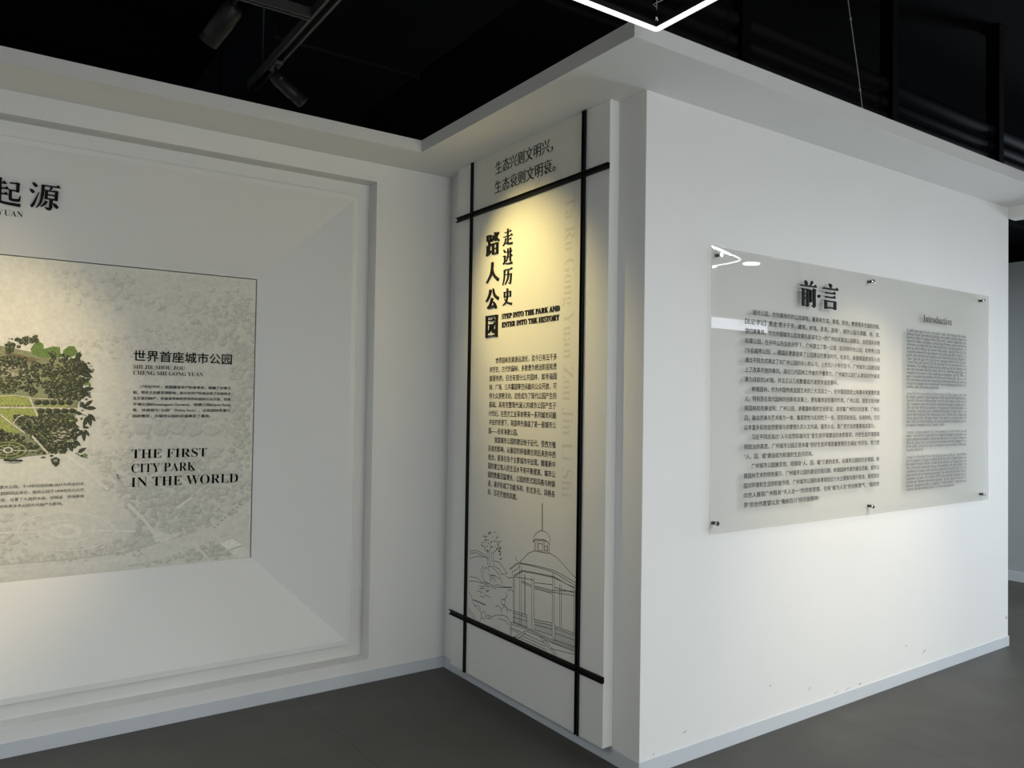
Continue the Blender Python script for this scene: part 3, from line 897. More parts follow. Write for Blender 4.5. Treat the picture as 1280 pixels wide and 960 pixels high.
def channel(a0, a1, fixed, half, axis, d=.012):
    """U-shaped black channel on the board; axis 'z' upright at y = fixed, axis 'y' level at z = fixed"""
    L_ = []
    t = .0035
    def bx(p0, p1, e0, e1):
        if axis == 'z': L_.append(((XB-e1, fixed+p0, a0), (XB-e0, fixed+p1, a1)))
        else: L_.append(((XB-e1, a0, fixed+p0), (XB-e0, a1, fixed+p1)))
    bx(-half, half, .0006, .003)
    bx(-half, -half+t, .003, d)
    bx(half-t, half, .003, d)
    return L_


boxes('black_channel', channel(.0757, H-.001, 1.4990, .0095, 'z'), M_CHAN, ban)
boxes('black_channel', channel(.0757, H-.001, .3870, .0125, 'z'), M_CHAN, ban)
boxes('black_channel', channel(Y0-.003, Y1+.004, 2.6955, .0135, 'y', .014), M_CHAN, ban)
boxes('black_channel', channel(Y0-.008, Y1+.010, .381, .0135, 'y', .014), M_CHAN, ban)

# raised characters of the title
TIT = {'踏': (609.2, 624.8, 291, 319.5), '人': (608.8, 624.5, 326.6, 353.6), '公': (608.4, 624.2, 359.2, 386.8), '园': (607.6, 623.6, 393, 421.8),
       '走': (629.4, 641.6, 285.8, 307), '进': (629.2, 641.4, 309.8, 331.2), '历': (629, 641.2, 334.8, 356.6), '史': (628.8, 640.9, 360.4, 381.8)}
for ch, (u0, u1, v0, v1) in TIT.items():
    um, vm = (u0+u1)/2, (v0+v1)/2
    s0 = pl(u0, vm, 'B')[0]; s1 = pl(u1, vm, 'B')[0]
    z1_ = pl(um, v0, 'B')[1]; z0_ = pl(um, v1, 'B')[1]
    if ch in '踏人公园':
        raised_glyph('letter', ch, ((s0, z0_), (s1, z1_)), 'B', .010, M_BLACK, ban, .0006)
    else:
        raised_glyph('letter', ch, ((s0, z0_), (s1, z1_)), 'B', .006, M_BLACK, ban, .0006)
rows = []
for t, u0, v0, u1, v1 in (('STEP INTO THE PARK AND', 627.8, 399.0, 699.9, 388.6), ('ENTER INTO THE HISTORY', 627.7, 409.2, 699.7, 400.4)):
    p = pl(u0, v0, 'B'); q = pl(u1, v1, 'B')
    rows.append(row(serif(t), p[0], q[0], (p[1]+q[1])/2, .0405, .002)[0])
extrude_rows('raised_english_title', rows, 'B', .004, M_BLACK, ban, .0006)
rows = []
SONG = ((-.022, 0), (-.011, 0), (0, 0), (.011, 0), (.022, 0))
for t, u0, v0, u1, v1 in (('生态兴则文明兴，', 619.6, 210.2, 689.6, 186), ('生态衰则文明衰。', 618.8, 234.2, 690.2, 211.5)):
    p = pl(u0, v0, 'B'); q = pl(u1, v1, 'B')
    hh = .078
    rows.append(row(t, p[0], q[0]+(.012 if '，' in t else .03), (p[1]+pl(672, v1+3, 'B')[1])/2-hh*.38, hh, -.004, dup=SONG)[0])
text_block('motto_text', rows, 'B', M_BLACK, ban, .0012)

sL, sR = pl(611.3, 520, 'B')[0], pl(695.3, 520, 'B')[0]
za, zb = pl(611.5, 462.4, 'B')[1], pl(610.3, 614.8, 'B')[1]
pitch = (za-zb)/14
em = (sR-sL)/17.2
ls = [('世界园林发展源远流长，迄今已有五千多', 'i'), ('年历史。古代的园林，多数是为统治阶层和贵', 'f'), ('族服务的，但也有部分公共园林，如寺庙园', 'f'), ('林、广场、公共墓园等空间面向公众开放，可', 'f'),
      ('供大众游憩活动，这些成为了现代公园产生的', 'f'), ('基础。具有完整现代涵义的城市公园产生于', 'f'), ('19世纪，在西方工业革命带来一系列城市问题', 'f'), ('冲击的背景下，英国率先建造了第一座城市公', 'f'),
      ('园——伯肯海德公园。', 'e'), ('我国城市公园的建设始于近代，受西方殖', 'i'), ('民者的影响，从最初的移植模仿到后来的中西', 'f'), ('结合，逐渐在各个主要城市中出现。随着新中', 'f'),
      ('国的建立和人民生活水平的不断提高，城市公', 'f'), ('园的数量迅猛增长，公园的形式和风格与时俱', 'f'), ('进，逐步形成了功能多样、形式多元、风格各', 'f'), ('异、百花齐放的风貌。', 'e')]
em = (sR-sL)/20
text_block('body_text', paragraph(ls, sL, sR, za+pitch-em*.4, zb-em*.4, em*1.06, 0, dup=((0, 0), (.03, 0), (.015, .02))), 'B', M_BLACK, ban, .0012)

# large pale spelled-out title running down the right side
co, fs = glyph_mesh(serif('Ta Ru Gong Yuan Zou Jin Li Shi'), 1, -.009)
cs = [co]
zt, zb = pl(715, 244, 'B')[1], pl(709.5, 622, 'B')[1]
sa, sb = pl(704.6, 430, 'B')[0], pl(717.5, 430, 'B')[0]
w = co[:, 0].max(); cap = .68
V2 = []
F2 = []
for c in cs:
    n = len(V2)
    V2 += [(sa+y/cap*(sb-sa), zt-(x/w)*(zt-zb)) for x, y in c]
    F2 += [tuple(n+i for i in f) for f in fs]
o = text_block('pale_spelled_title', [(np.array(V2), F2)], 'B', M_EMB, ban, .0012, 'pale grey letters turned on their side')


# line drawing (pavilion, rocks, tree) printed on the sheet; points read in the enlarged view of the banner foot
def dpx(x, y): return (580+x/4.8, 620+y/4.8)


def ribbons(name, lines, w, m, parent, plane='B', eps=.0011, label=None):
    V, F = [], []
    fn = place_fn(plane, eps)
    for ln in lines:
        ww = w
        if isinstance(ln, tuple): ln, ww = ln
        P = [np.array(pl(*dpx(*p), plane)) for p in ln]
        for i in range(len(P)-1):
            d = P[i+1]-P[i]; l = np.linalg.norm(d)
            if l < 1e-6: continue
            d /= l; n = np.array([-d[1], d[0]])*ww/2
            k = len(V)
            a, b = P[i]-d*ww*.3, P[i+1]+d*ww*.3
            V += [fn(*(a+n)), fn(*(b+n)), fn(*(b-n)), fn(*(a-n))]
            F.append((k, k+1, k+2, k+3))
    o = mesh(name, V, F, m, parent)
    if label: o['label'] = label
    return o


def arc(cx, cy, rx, ry, a0, a1, n=10):
    return [(cx+rx*math.cos(R_(a)), cy-ry*math.sin(R_(a))) for a in np.linspace(a0, a1, n)]


LN = [
    [(468, 45), (468, 210)], [(473, 45), (473, 210)], arc(467, 275, 52, 66, 0, 180, 16), [(414, 278), (430, 262), (445, 268), (480, 268), (505, 276), (518, 292)],
    [(416, 272), (430, 258), (485, 262), (514, 284)],
    [(424, 275), (424, 330)], [(432, 275), (432, 332)], [(443, 275), (443, 334)], [(473, 275), (473, 336)], [(482, 275), (482, 337)], [(503, 285), (503, 340)], [(514, 292), (512, 344)],
    [(447, 284), (470, 288)], [(447, 284), (447, 326)], [(447, 326), (470, 330)], [(424, 330), (470, 338), (512, 344)], [(486, 300), (500, 302), (500, 330), (486, 328), (486, 300)],
    [(424, 328), (385, 345), (360, 372), (335, 398)], [(514, 342), (560, 370), (610, 425), (650, 470), (684, 503)],
    [(310, 365), (318, 385), (325, 392)], [(274, 438), (310, 408), (335, 398)], [(278, 442), (312, 416), (336, 405)], [(290, 455), (318, 440), (340, 412)],
    [(336, 405), (400, 418), (470, 436), (540, 458), (610, 500), (686, 550)], [(338, 400), (440, 420), (540, 446), (620, 490), (686, 528)],
    [(300, 478), (350, 446), (440, 462), (540, 484), (660, 552)], [(300, 485), (350, 452), (440, 468), (540, 490), (685, 560)], [(252, 480), (268, 492), (300, 488)], [(290, 455), (292, 480)],
    [(296, 490), (297, 755)], [(303, 488), (304, 758)], [(335, 420), (333, 772)], [(346, 422), (345, 775)], [(363, 474), (363, 712)], [(369, 476), (369, 714)],
    [(408, 486), (408, 800)], [(422, 490), (420, 745)], [(532, 460), (530, 765)], [(543, 464), (541, 770)], [(575, 530), (575, 785)], [(585, 536), (585, 790)],
    [(661, 560), (661, 830)], [(669, 563), (669, 835)], [(304, 485), (400, 500), (420, 508)], [(345, 508), (405, 535)], [(345, 516), (405, 546)],
    [(425, 520), (530, 532)], [(425, 540), (530, 566), (660, 572)], [(425, 548), (530, 576), (660, 598)], [(425, 556), (530, 584)], [(545, 548), (660, 580)],
    # railings
    [(297, 688), (378, 715)], [(297, 700), (378, 727)], [(297, 725), (378, 752)], [(297, 755), (378, 786)], [(378, 712), (380, 788)],
    [(420, 740), (530, 762)], [(420, 752), (530, 776)], [(420, 770), (530, 800)], [(420, 800), (530, 838)], [(545, 780), (670, 826)], [(545, 792), (670, 838)], [(545, 822), (672, 868)], [(545, 862), (682, 910)],
    [(530, 765), (530, 850), (546, 866), (548, 770)], [(284, 756), (400, 800), (540, 868), (684, 920)], [(284, 768), (400, 808), (540, 880), (684, 930)],
    [(284, 756), (284, 842)], [(372, 808), (300, 846), (330, 852), (372, 820)], [(372, 808), (470, 850)], [(360, 826), (480, 880)], [(345, 838), (490, 902)], [(330, 848), (500, 925)],
    [(455, 848), (548, 955)], [(470, 845), (560, 952)], [(480, 862), (500, 870), (684, 940)], [(520, 915), (684, 955)], [(284, 790), (340, 815)], [(284, 800), (330, 822)],
    [(684, 560), (684, 955)], [(676, 838), (678, 930)],
    # hills, water and rocks
    [(36, 330), (75, 326), (115, 345), (140, 372)], [(36, 345), (70, 340), (110, 356), (148, 378)], [(36, 375), (80, 362), (120, 366)], [(182, 388), (215, 400), (245, 440), (260, 465)],
    [(180, 420), (215, 440), (230, 470)], [(150, 425), (165, 420), (185, 440), (215, 475), (230, 525)], [(120, 418), (104, 440), (108, 480), (130, 515), (160, 530)],
    arc(135, 465, 18, 35, 20, 200), arc(172, 510, 17, 38, 0, 180, 12), arc(172, 514, 10, 24, 0, 180, 10), [(150, 470), (165, 480), (190, 478), (215, 500)], [(225, 468), (245, 470), (258, 460)],
    [(36, 482), (75, 490), (98, 505)], [(30, 510), (70, 512), (130, 530), (190, 556)], [(98, 512), (150, 526), (200, 548), (290, 550)], [(190, 530), (240, 545), (288, 548)],
    [(92, 535), (110, 545), (130, 540), (150, 548)], [(92, 556), (120, 552), (148, 572), (130, 576)], [(80, 568), (110, 580)], [(120, 590), (158, 608)], [(96, 600), (125, 606)], [(110, 545), (105, 570)], [(140, 570), (155, 560)],
    [(30, 575), (45, 600), (55, 640), (75, 670), (100, 690), (106, 730), (95, 748)], [(28, 670), (50, 700), (72, 735)], [(28, 690), (60, 735)], [(60, 655), (90, 660), (102, 680)],
    arc(118, 715, 12, 22, 0, 360, 14), arc(145, 726, 9, 10, 0, 360, 12), arc(160, 728, 8, 9, 0, 360, 12), [(170, 725), (195, 714), (240, 716), (262, 730), (278, 760), (280, 830)],
    [(190, 665), (205, 655), (220, 672), (228, 700)], arc(236, 636, 12, 18, 0, 360, 14), [(225, 680), (245, 660), (262, 680), (290, 690)], [(250, 580), (262, 600), (240, 625)], [(262, 570), (280, 560), (296, 575)],
    [(235, 650), (255, 668), (262, 700)], [(205, 735), (250, 748), (268, 775)],
    # tree trunk
    [(140, 330), (142, 400), (150, 432)], [(150, 335), (152, 395), (160, 425)], [(165, 340), (168, 400)], [(178, 345), (180, 415)], [(142, 335), (130, 310), (122, 290)], [(166, 345), (190, 330), (206, 310)], [(150, 340), (160, 310), (158, 285)],
    ([(56, 622), (90, 636), (130, 654)], .006),
]
ribbons('line_drawing', LN, .0030, M_LINE, ban, label='thin grey line drawing of a domed pavilion, rocks and a tree')['kind'] = 'stuff'
# railing hatching and leaves
HT = []
for k in range(10): HT.append([(300+k*8, 702+k*2.6), (304+k*8, 722+k*2.6)]); HT.append([(300+k*8, 728+k*2.8), (300+k*8, 754+k*3)])
for k in range(15): HT.append([(424+k*7.2, 754+k*1.6), (429+k*7.2, 769+k*2)]); HT.append([(424+k*7.2, 772+k*2), (424+k*7.2, 798+k*2.5)])
for k in range(16): HT.append([(549+k*7.6, 795+k*2.9), (555+k*7.6, 820+k*3)]); HT.append([(549+k*7.6, 825+k*3), (549+k*7.6, 860+k*3.1)])
ribbons('drawn_railing', HT, .0018, M_LINE, ban)['kind'] = 'stuff'
V, F = [], []
fn = place_fn('B', .0012)
rl = random.Random(8)
k = 0
while k < 62:
    x, y = rl.uniform(98, 226), rl.uniform(203, 345)
    if ((x-160)/60)**2+((y-270)/66)**2 > 1 and not (x > 200 and y > 290): continue
    if x > 215 and y < 250: continue
    k += 1
    a = rl.uniform(0, 6.28); s = rl.uniform(4, 6.5)
    pts = [(x+s*math.cos(a), y+s*1.5*math.sin(a)), (x+s*.6*math.cos(a+2.1), y+s*.9*math.sin(a+2.1)), (x+s*.6*math.cos(a-2.1), y+s*.9*math.sin(a-2.1))]
    n = len(V); V += [fn(*pl(*dpx(*p), 'B')) for p in pts]; F.append((n, n+1, n+2))
for (x, y) in ((218, 350), (222, 378), (212, 330)):
    n = len(V); V += [fn(*pl(*dpx(*p), 'B')) for p in ((x, y-9), (x+6, y+4), (x-6, y+4))]; F.append((n, n+1, n+2))
mesh('drawn_leaves', V, F, M_BLACK, ban)['kind'] = 'stuff'
# small crack beside the motto
crk = [pl(*p, 'B') for p in ((675.5, 222), (674, 227), (670, 232), (669.4, 237.5))]
V, F = [], []
fn = place_fn('B', .0013)
for i in range(3):
    n = len(V); (x0, z0), (x1, z1) = crk[i], crk[i+1]
    V += [fn(x0-.0015, z0), fn(x0+.0015, z0), fn(x1+.0015, z1), fn(x1-.0015, z1)]; F.append((n, n+1, n+2, n+3))
mesh('crack', V, F, mat('brown_crack', (.25, .16, .07, 1), .8), ban)

# ------------------------------------------------------------------ wall C: clear acrylic panel on standoffs
AX0, AX1, AZ0, AZ1 = .379, 2.924, 1.017, 2.354
acr = thing('acrylic_panel', 'clear acrylic information panel held off the right wall by six round metal standoffs', 'panel', (1.64, YA, AZ0))
me_o = boxes('acrylic_sheet', [((AX0, YA-.005, AZ0), (AX1, YA-.002, AZ1))], M_ACR, acr)
me_o.data.materials.append(M_EDGE)
for p in me_o.data.polygons:
    if abs(p.normal.y) < .5: p.material_index = 1
me_o['label'] = 'clear sheet'
for (x, z) in [tuple(at(u, v, 1, YA-.007)[[0, 2]]) for u, v in ((901, 318.5), (1091.3, 351.6), (1229.5, 375.7), (896.5, 654.5), (1091, 633), (1230.5, 618))]:
    V, F = [], []
    tube_vf([(x, -.0012, z), (x, YA-.002, z)], .008, V, F, 16)
    so = mesh('standoff', V, F, M_DCHROME, acr)
    for p in so.data.polygons: p.use_smooth = len(p.vertices) == 4
    V, F = [], []
    tube_vf([(x, YA-.005, z), (x, YA-.012, z), (x, YA-.014, z)], [.0115, .0115, .009], V, F, 16)
    cp = mesh('cap', V, F, M_CHROME, so)
    V, F = [], []
    tube_vf([(x, YA-.0142, z), (x, YA-.0146, z)], [.004, .004], V, F, 10)
    mesh('screw', V, F, M_BLACK, so)

for ch, (u0, u1, v0, v1) in {'前': (999.6, 1019.6, 351.0, 384.4), '言': (1027, 1046.6, 355.0, 386.8)}.items():
    um, vm = (u0+u1)/2, (v0+v1)/2
    s0, s1 = pl(u0, vm, 'C')[0], pl(u1, vm, 'C')[0]
    raised_glyph('letter', ch, ((s0, pl(um, v1, 'C')[1]), (s1, pl(um, v0, 'C')[1])), 'C', .010, M_BLACK, acr)
c = pl(1022.7, 370.4, 'C')
V, F = [], []
tube_vf([(c[0], YA-.005, c[1]), (c[0], YA-.015, c[1])], .0085, V, F, 14)
mesh('dot', V, F, M_BLACK, acr)

sL, sR = pl(930.6, 500, 'C')[0], pl(1099.3, 500, 'C')[0]
ls = [('城市公园，作为城市内的公共绿地，兼具有生态、景观、防灾、教育等多方面的功能。', 'i'),
      ('【礼记·学记】曾述“君子于学，藏焉，修焉，息焉，游焉”，城市公园可谓藏、修、息、', 'f'),
      ('游四美兼具。作为中国城市公园发展先驱城市之一的广州向来重视公园建设，自民国年间便', 'f'),
      ('始建公园，在孙中山先生的关怀下，广州建立了第一公园（后改称中央公园）和粤秀公园', 'f'),
      ('（今名越秀公园）。建国后更是迎来了公园建设的黄金时代，毛泽东、朱德等国家领导人也', 'f'),
      ('通过不同方式表达了对广州公园的关心和认可，上世纪八十年代至今，广州城市公园建设迎', 'f'),
      ('上了改革开放的春风，通过几代园林工作者的不懈努力，广州城市公园已从建国前的9座发', 'f'),
      ('展为目前的247座，并且正以几何数量级的速度快速发展中。', 'e'),
      ('岭南园林，作为中国传统造园艺术的三大流派之一，在中国造园史上有着非常重要的意', 'i'),
      ('义。特别是在现代园林的创新和发展上，更有着举足轻重的作用。广州公园，就是对现代岭', 'f'),
      ('南园林的完美诠释；广州公园，承载着岭南的文化积淀，讲述着广州的历史故事；广州公', 'f'),
      ('园，融自然美与艺术美为一体，集观赏性与实用性于一身，因而异彩纷呈，各具特色。它们', 'f'),
      ('以丰富多彩的自然景观与浓厚悠久的人文内涵，服务大众，是广府文化的重要组成部分。', 'e'),
      ('习近平同志指出“人与自然和谐共生”是生态环境建设的本质要求，并把生态环境提高', 'i'),
      ('到政治的高度。广州城市公园正是本着“良好生态环境是最普惠民生福祉”的宗旨，努力把', 'f'),
      ('“人、园、城”建设成为和谐的生态共同体。', 'e'),
      ('广州城市公园展览馆，将围绕“人、园、城”三者的关系，从城市公园的历史溯源，岭', 'i'),
      ('南园林艺术的特色展示、广州城市公园的建设历程回顾、岭南园林专家的建设贡献、城市公', 'f'),
      ('园对环境和生活的积极作用、广州城市公园的未来规划这六大主题板块展开叙述。展馆旨在', 'f'),
      ('向世人展现广州既有“天人合一”的传统思想，也有“敢为人先”的创新勇气、“面向世', 'f'),
      ('界”的合作愿望以及“海纳百川”的开放精神！', 'e')]
zfirst = pl(931, 413.3, 'C')[1]; zlast = pl(930.3, 631.6, 'C')[1]
pitch = (zfirst-zlast)/18
em = (sR-sL)/40
text_block('chinese_text', paragraph(ls, sL, sR, zfirst+2*pitch-em*.4, zlast-em*.4, em*1.02, 0, dup=((0, 0), (.03, .0), (.015, .02))), 'C', M_BLACK, acr, .0006)

p = pl(1154.4, 402.2, 'C'); q = pl(1189.6, 402.2, 'C')
hc = (pl(1154.4, 393.4, 'C')[1]-p[1])/.66
r, _ = row(serif('Introduction'), p[0], q[0], p[1], hc, -.010, dup=((0, 0), (0, .01)))
text_block('english_heading', [r], 'C', M_BLACK, acr, .0006)
ES = [
 ["As public green space of a city, a city park is a place where functions like ecology,", "landscape, disaster prevention and education come together. Just like examples from",
  "Record on Subject of Learning in Book of Rites noted “a student is hidden and refines", "himself for studies, exhibitions in college from all sources, and devoted in their",
  "cultivation; or occupied with those when retired from it, and enjoying himself”, city", "parks are able to embrace the essence of these merits. Among all cities in China,",
  "Guangzhou pioneered the development of city parks and always treated it as a", "priority, park construction in Guangzhou can be traced back to the era of Republic of",
  "China. Under the care of Mr. Sun Yat-sen, Guangzhou built First Park (the later", "Central Park) and Yuexiu Park (the character Yue was later altered into its",
  "homophone). The building of parks entered a golden age after the founding of the", "state, when state leaders like Mao Zedong, Zhu De etc. showed their appreciation and",
  "recognition to the progress of park construction in Guangzhou. Since the 1980s, city", "parks in Guangzhou took advantage of the Reform and Opening policy, and as a result",
  "of the perseverance and devotion of generations of landscaping workers, the number of", "city parks in Guangzhou has increased from 9 before the founding of the state to 247",
  "nowadays, and is still growing exponentially."],
 ["As one of the three most traditional garden art genres of China, Lingnan (south of the", "Five Ridges) garden is of great importance in the history of the Chinese gardens.",
  "Especially in the area of modern gardens' innovation and evolution, it plays a critical", "role. Guangzhou's parks are the perfect embodiment of modern Lingnan gardens.",
  "They carry the cultural accumulation of Lingnan and tell historical stories of", "Guangzhou. Guangzhou's parks combine both the beauty of nature and art, and",
  "possess both ornamental value and practical value. Therefore they're showcasing", "various characteristics and unique features. These parks are serving the public with",
  "their colorful and natural landscape, deep and long humanistic connotation, and they", "are important components of the Cantonese Culture."],
 ["Comrade Xi Jinping emphasized that “the harmonious coexistence between man and", "nature” is the intrinsic requirement for ecological environment construction, and",
  "raised ecological environment's role into the political level. City parks of Guangzhou", "follow the purpose that “good ecological environment is the most inclusive welfare",
  "for the people”, and strive to achieve a harmonious coexistence between “the people,", "the parks and the city”."],
 ["Around the relationship between “the people, the parks and the city”, the exhibition", "hall of Guangzhou's city parks is going to tell the story with six theme sections, trace",
  "the original city parks in history, present the characteristics of Lingnan Garden art", "form, review the construction process of Guangzhou's city parks, display the",
  "contribution of Lingnan Garden specialists, demonstrate the positive effect city parks", "bring towards the environment and people's lives, and reveal the future plan of",
  "Guangzhou's city parks. The exhibition will show the world that Guangzhou not only", "maintains the “harmony between man and nature”, but also “dares to be the first” to",
  "innovate. Guangzhou wishes to establish a “world-oriented” cooperation and", "embraces the open-minded spirit of “all rivers run into sea”."]]
sL, sR = pl(1133.1, 500, 'C')[0], pl(1207.9, 500, 'C')[0]
rows = []
for lines, (va, vb) in zip(ES, ((412.6, 483.4), (491.8, 531.6), (540.5, 562.8), (571.8, 612.2))):
    za, zb = pl(1133.2, va, 'C')[1], pl(1133.2, vb, 'C')[1]
    rows += paragraph([(serif(t), 'e' if i == len(lines)-1 else 'f') for i, t in enumerate(lines)], sL, sR, za-.007, zb-.007, .0285, -.006)
text_block('english_text', rows, 'C', M_INK, acr, .0006)


# ------------------------------------------------------------------ lighting track and spotlights
TZ = 3.2
tr = thing('lighting_track', 'dark grey double-rail lighting track running toward the far wall, with an open end', 'track', (-1.208, .4, TZ))
boxes('rail', [((-1.232, -1.2, TZ-.012), (-1.222, 1.69, TZ+.03))], M_BMET2, tr)
boxes('rail', [((-1.196, -1.2, TZ-.012), (-1.186, 1.69, TZ+.03))], M_BMET2, tr)
boxes('track_back', [((-1.222, -1.2, TZ+.018), (-1.196, 1.69, TZ+.03))], M_BMET, tr)
for y in (1.5, -.6):
    tube('hanger_rod', [(-1.209, y, TZ+.03), (-1.209, y, 4.6)], .004, M_BMET, tr)
tr2 = thing('lighting_track', 'dark cross track joining the open-ended track from the left', 'track', (-2.3, .7, TZ))
boxes('rail', [((-3.6, .682, TZ-.012), (-1.232, .690, TZ+.03))], M_BMET2, tr2)
boxes('rail', [((-3.6, .71, TZ-.012), (-1.232, .718, TZ+.03))], M_BMET2, tr2)
boxes('track_back', [((-3.6, .690, TZ+.018), (-1.232, .71, TZ+.03))], M_BMET, tr2)
tube('hanger_rod', [(-3.2, .7, TZ+.03), (-3.2, .7, 4.6)], .004, M_BMET, tr2)


def spotlight(mount, body_a, body_b, r, label, target, energy, color, angle, blend=.6, group=None):
    t = thing('track_spotlight', label, 'spotlight', mount)
    mv = Vector(mount)
    boxes('adapter', [((mv.x-.016, mv.y-.06, mv.z-.03), (mv.x+.016, mv.y+.06, mv.z-.0125))], M_BMET2, t, bevel=.003)
    a, b = Vector(body_a), Vector(body_b)
    tube('stem', [(mv.x, mv.y, mv.z-.03), (mv.x, mv.y, a.z+.01), tuple(a)], .009, M_BMET, t)
    d = (b-a).normalized()
    bo = tube('lamp_body', [a-d*.012, a, a+d*.006, b-d*.03, b-d*.028, b], [r*.86, r*.93, r, r, r*.95, r*.95], M_BMET, t, 28)
    # hollow front ring with the lens set back
    V, F = [], []
    tube_vf([b, b+d*.03], [r*.95, r*.95], V, F, 28, False)
    tube_vf([b+d*.03, b+d*.002], [r*.88, r*.82], V, F, 28, False)
    mesh('front_ring', V, F, M_BMET, t)
    V, F = [], []
    tube_vf([b+d*.0005, b+d*.003], [r*.8, r*.8], V, F, 24)
    mesh('lens', V, F, M_LENS, t)
    tube('pivot', [a+d*.02-Vector((0, r+.006, 0)), a+d*.02+Vector((0, r+.006, 0))], .008, M_BMET2, t)
    s = spot_lamp('spot_beam', tuple(b+d*.034), target, energy, color, angle, blend)
    s.parent = t; s.matrix_parent_inverse = Matrix.Translation(-Vector(mount))
    return t


def toward(a, tgt, ln):
    a = Vector(a); return tuple(a+(Vector(tgt)-a).normalized()*ln)


WARM = (1, .76, .42)
T1 = (XB, .90, 2.1)
m1 = (-1.209, 1.265, TZ); a1 = (-1.209, 1.265, TZ-.075)
spotlight(m1, a1, toward(a1, T1, .13), .031, 'black cylinder spotlight near the open end of the track, aimed at the banner', T1, 114, (1, .79, .30), 59, 1.0)
T2 = (-2.5, YM, 1.4)
m2 = (-1.522, .70, TZ); a2 = (-1.522, .70, TZ-.06)
spotlight(m2, a2, toward(a2, T2, .14), .039, 'black cylinder spotlight under the cross track, aimed down left at the mural', T2, 135, (1, .78, .45), 52, 1.0)
tr3 = thing('lighting_track', 'dark lighting track in front of the right wall, above the acrylic panel', 'track', (1.6, -1.6, TZ))
boxes('rail', [((.5, -1.622, TZ-.012), (3.2, -1.614, TZ+.03))], M_BMET2, tr3)
boxes('rail', [((.5, -1.592, TZ-.012), (3.2, -1.584, TZ+.03))], M_BMET2, tr3)
for x in (.8, 2.9): tube('hanger_rod', [(x, -1.6, TZ+.03), (x, -1.6, 4.6)], .004, M_BMET, tr3)
T3 = (1.55, 0, 1.18)
m3 = (1.6, -1.603, TZ); a3 = (1.6, -1.603, TZ-.075)
spotlight(m3, a3, toward(a3, T3, .165), .034, 'black cylinder spotlight out in front of the acrylic panel', T3, 110, (1, .80, .52), 50, 1.0)

# ------------------------------------------------------------------ pendant lights


def frame_light(label, poly, z, rc, wires, power, w=.016, h=.03, led=None, cover=.95):
    """LED loop along a convex polygon (counter-clockwise); corners rounded by rc"""
    cx = sum(p[0] for p in poly)/len(poly); cy = sum(p[1] for p in poly)/len(poly)
    t = thing('pendant_light', label, 'lamp', (cx, cy, z))
    path = []
    for i, p in enumerate(poly):
        a, b = poly[i-1], poly[(i+1) % len(poly)]
        d1 = (Vector(p)-Vector(a)).normalized(); d2 = (Vector(b)-Vector(p)).normalized()
        n1 = Vector((d1.y, -d1.x)); n2 = Vector((d2.y, -d2.x))
        bis = (n1+n2).normalized()
        c = Vector(p)-bis*(rc/max(bis.dot(n1), .1))
        a1 = math.atan2(n1.y, n1.x); a2 = math.atan2(n2.y, n2.x)
        if a2 < a1: a2 += 2*math.pi
        n = 10 if rc > .02 else 4
        for k in range(n+1):
            an = a1+(a2-a1)*k/n
            path.append(((c.x, c.y), (math.cos(an), math.sin(an))))
    def ring(off0, off1, z0, z1, name, m):
        V, F = [], []
        n = len(path)
        for (c, d) in path:
            for (o_, zz) in ((off0, z0), (off1, z0), (off1, z1), (off0, z1)):
                rr = max(rc+o_, .0005)
                V.append((c[0]+d[0]*rr, c[1]+d[1]*rr, zz))
        for i in range(n):
            j = (i+1) % n
            for k in range(4):
                F.append((4*i+k, 4*j+k, 4*j+(k+1) % 4, 4*i+(k+1) % 4))
        return mesh(name, V, F, m, t)
    ring(-w, 0, z, z+.010, 'light_strip', led or M_LED)
    ring(-w+.001, -.001, z+.010, z+h, 'housing', M_BMET)
    for i, p in enumerate(poly):         # what the diffuser sends down, one strip per side
        b = poly[(i+1) % len(poly)]
        l = area('strip_light', ((p[0]+b[0])/2, (p[1]+b[1])/2, z-.004), (math.dist(p, b)*cover, .010), power/len(poly), (.91, .96, 1),
                 (0, 0, math.atan2(b[1]-p[1], b[0]-p[0])))
        l.parent = t; l.matrix_parent_inverse = Matrix.Translation((-cx, -cy, -z))
    for (x, y) in wires:
        tube('cable_gripper', [(x, y, z+h), (x, y, z+h+.045)], .004, M_CHROME, t)
        tube('suspension_wire', [(x, y, z+h+.045), (x+.004, y, z+h+.3), (x, y, 4.6)], .0015, M_CABLE, t, 6)
    return t


ZL = 2.945
LX, LY = -.4035, -.5385
pen = frame_light('bright white rectangular light loop hanging over the soffit corner', [(LX, LY), (LX-1.5, LY), (LX-1.5, LY-1.5), (LX, LY-1.5)], ZL, .016, [(LX-.010, LY-.010), (LX-1.49, LY-.01), (LX-.01, LY-1.49), (LX-1.49, LY-1.49)], 3)
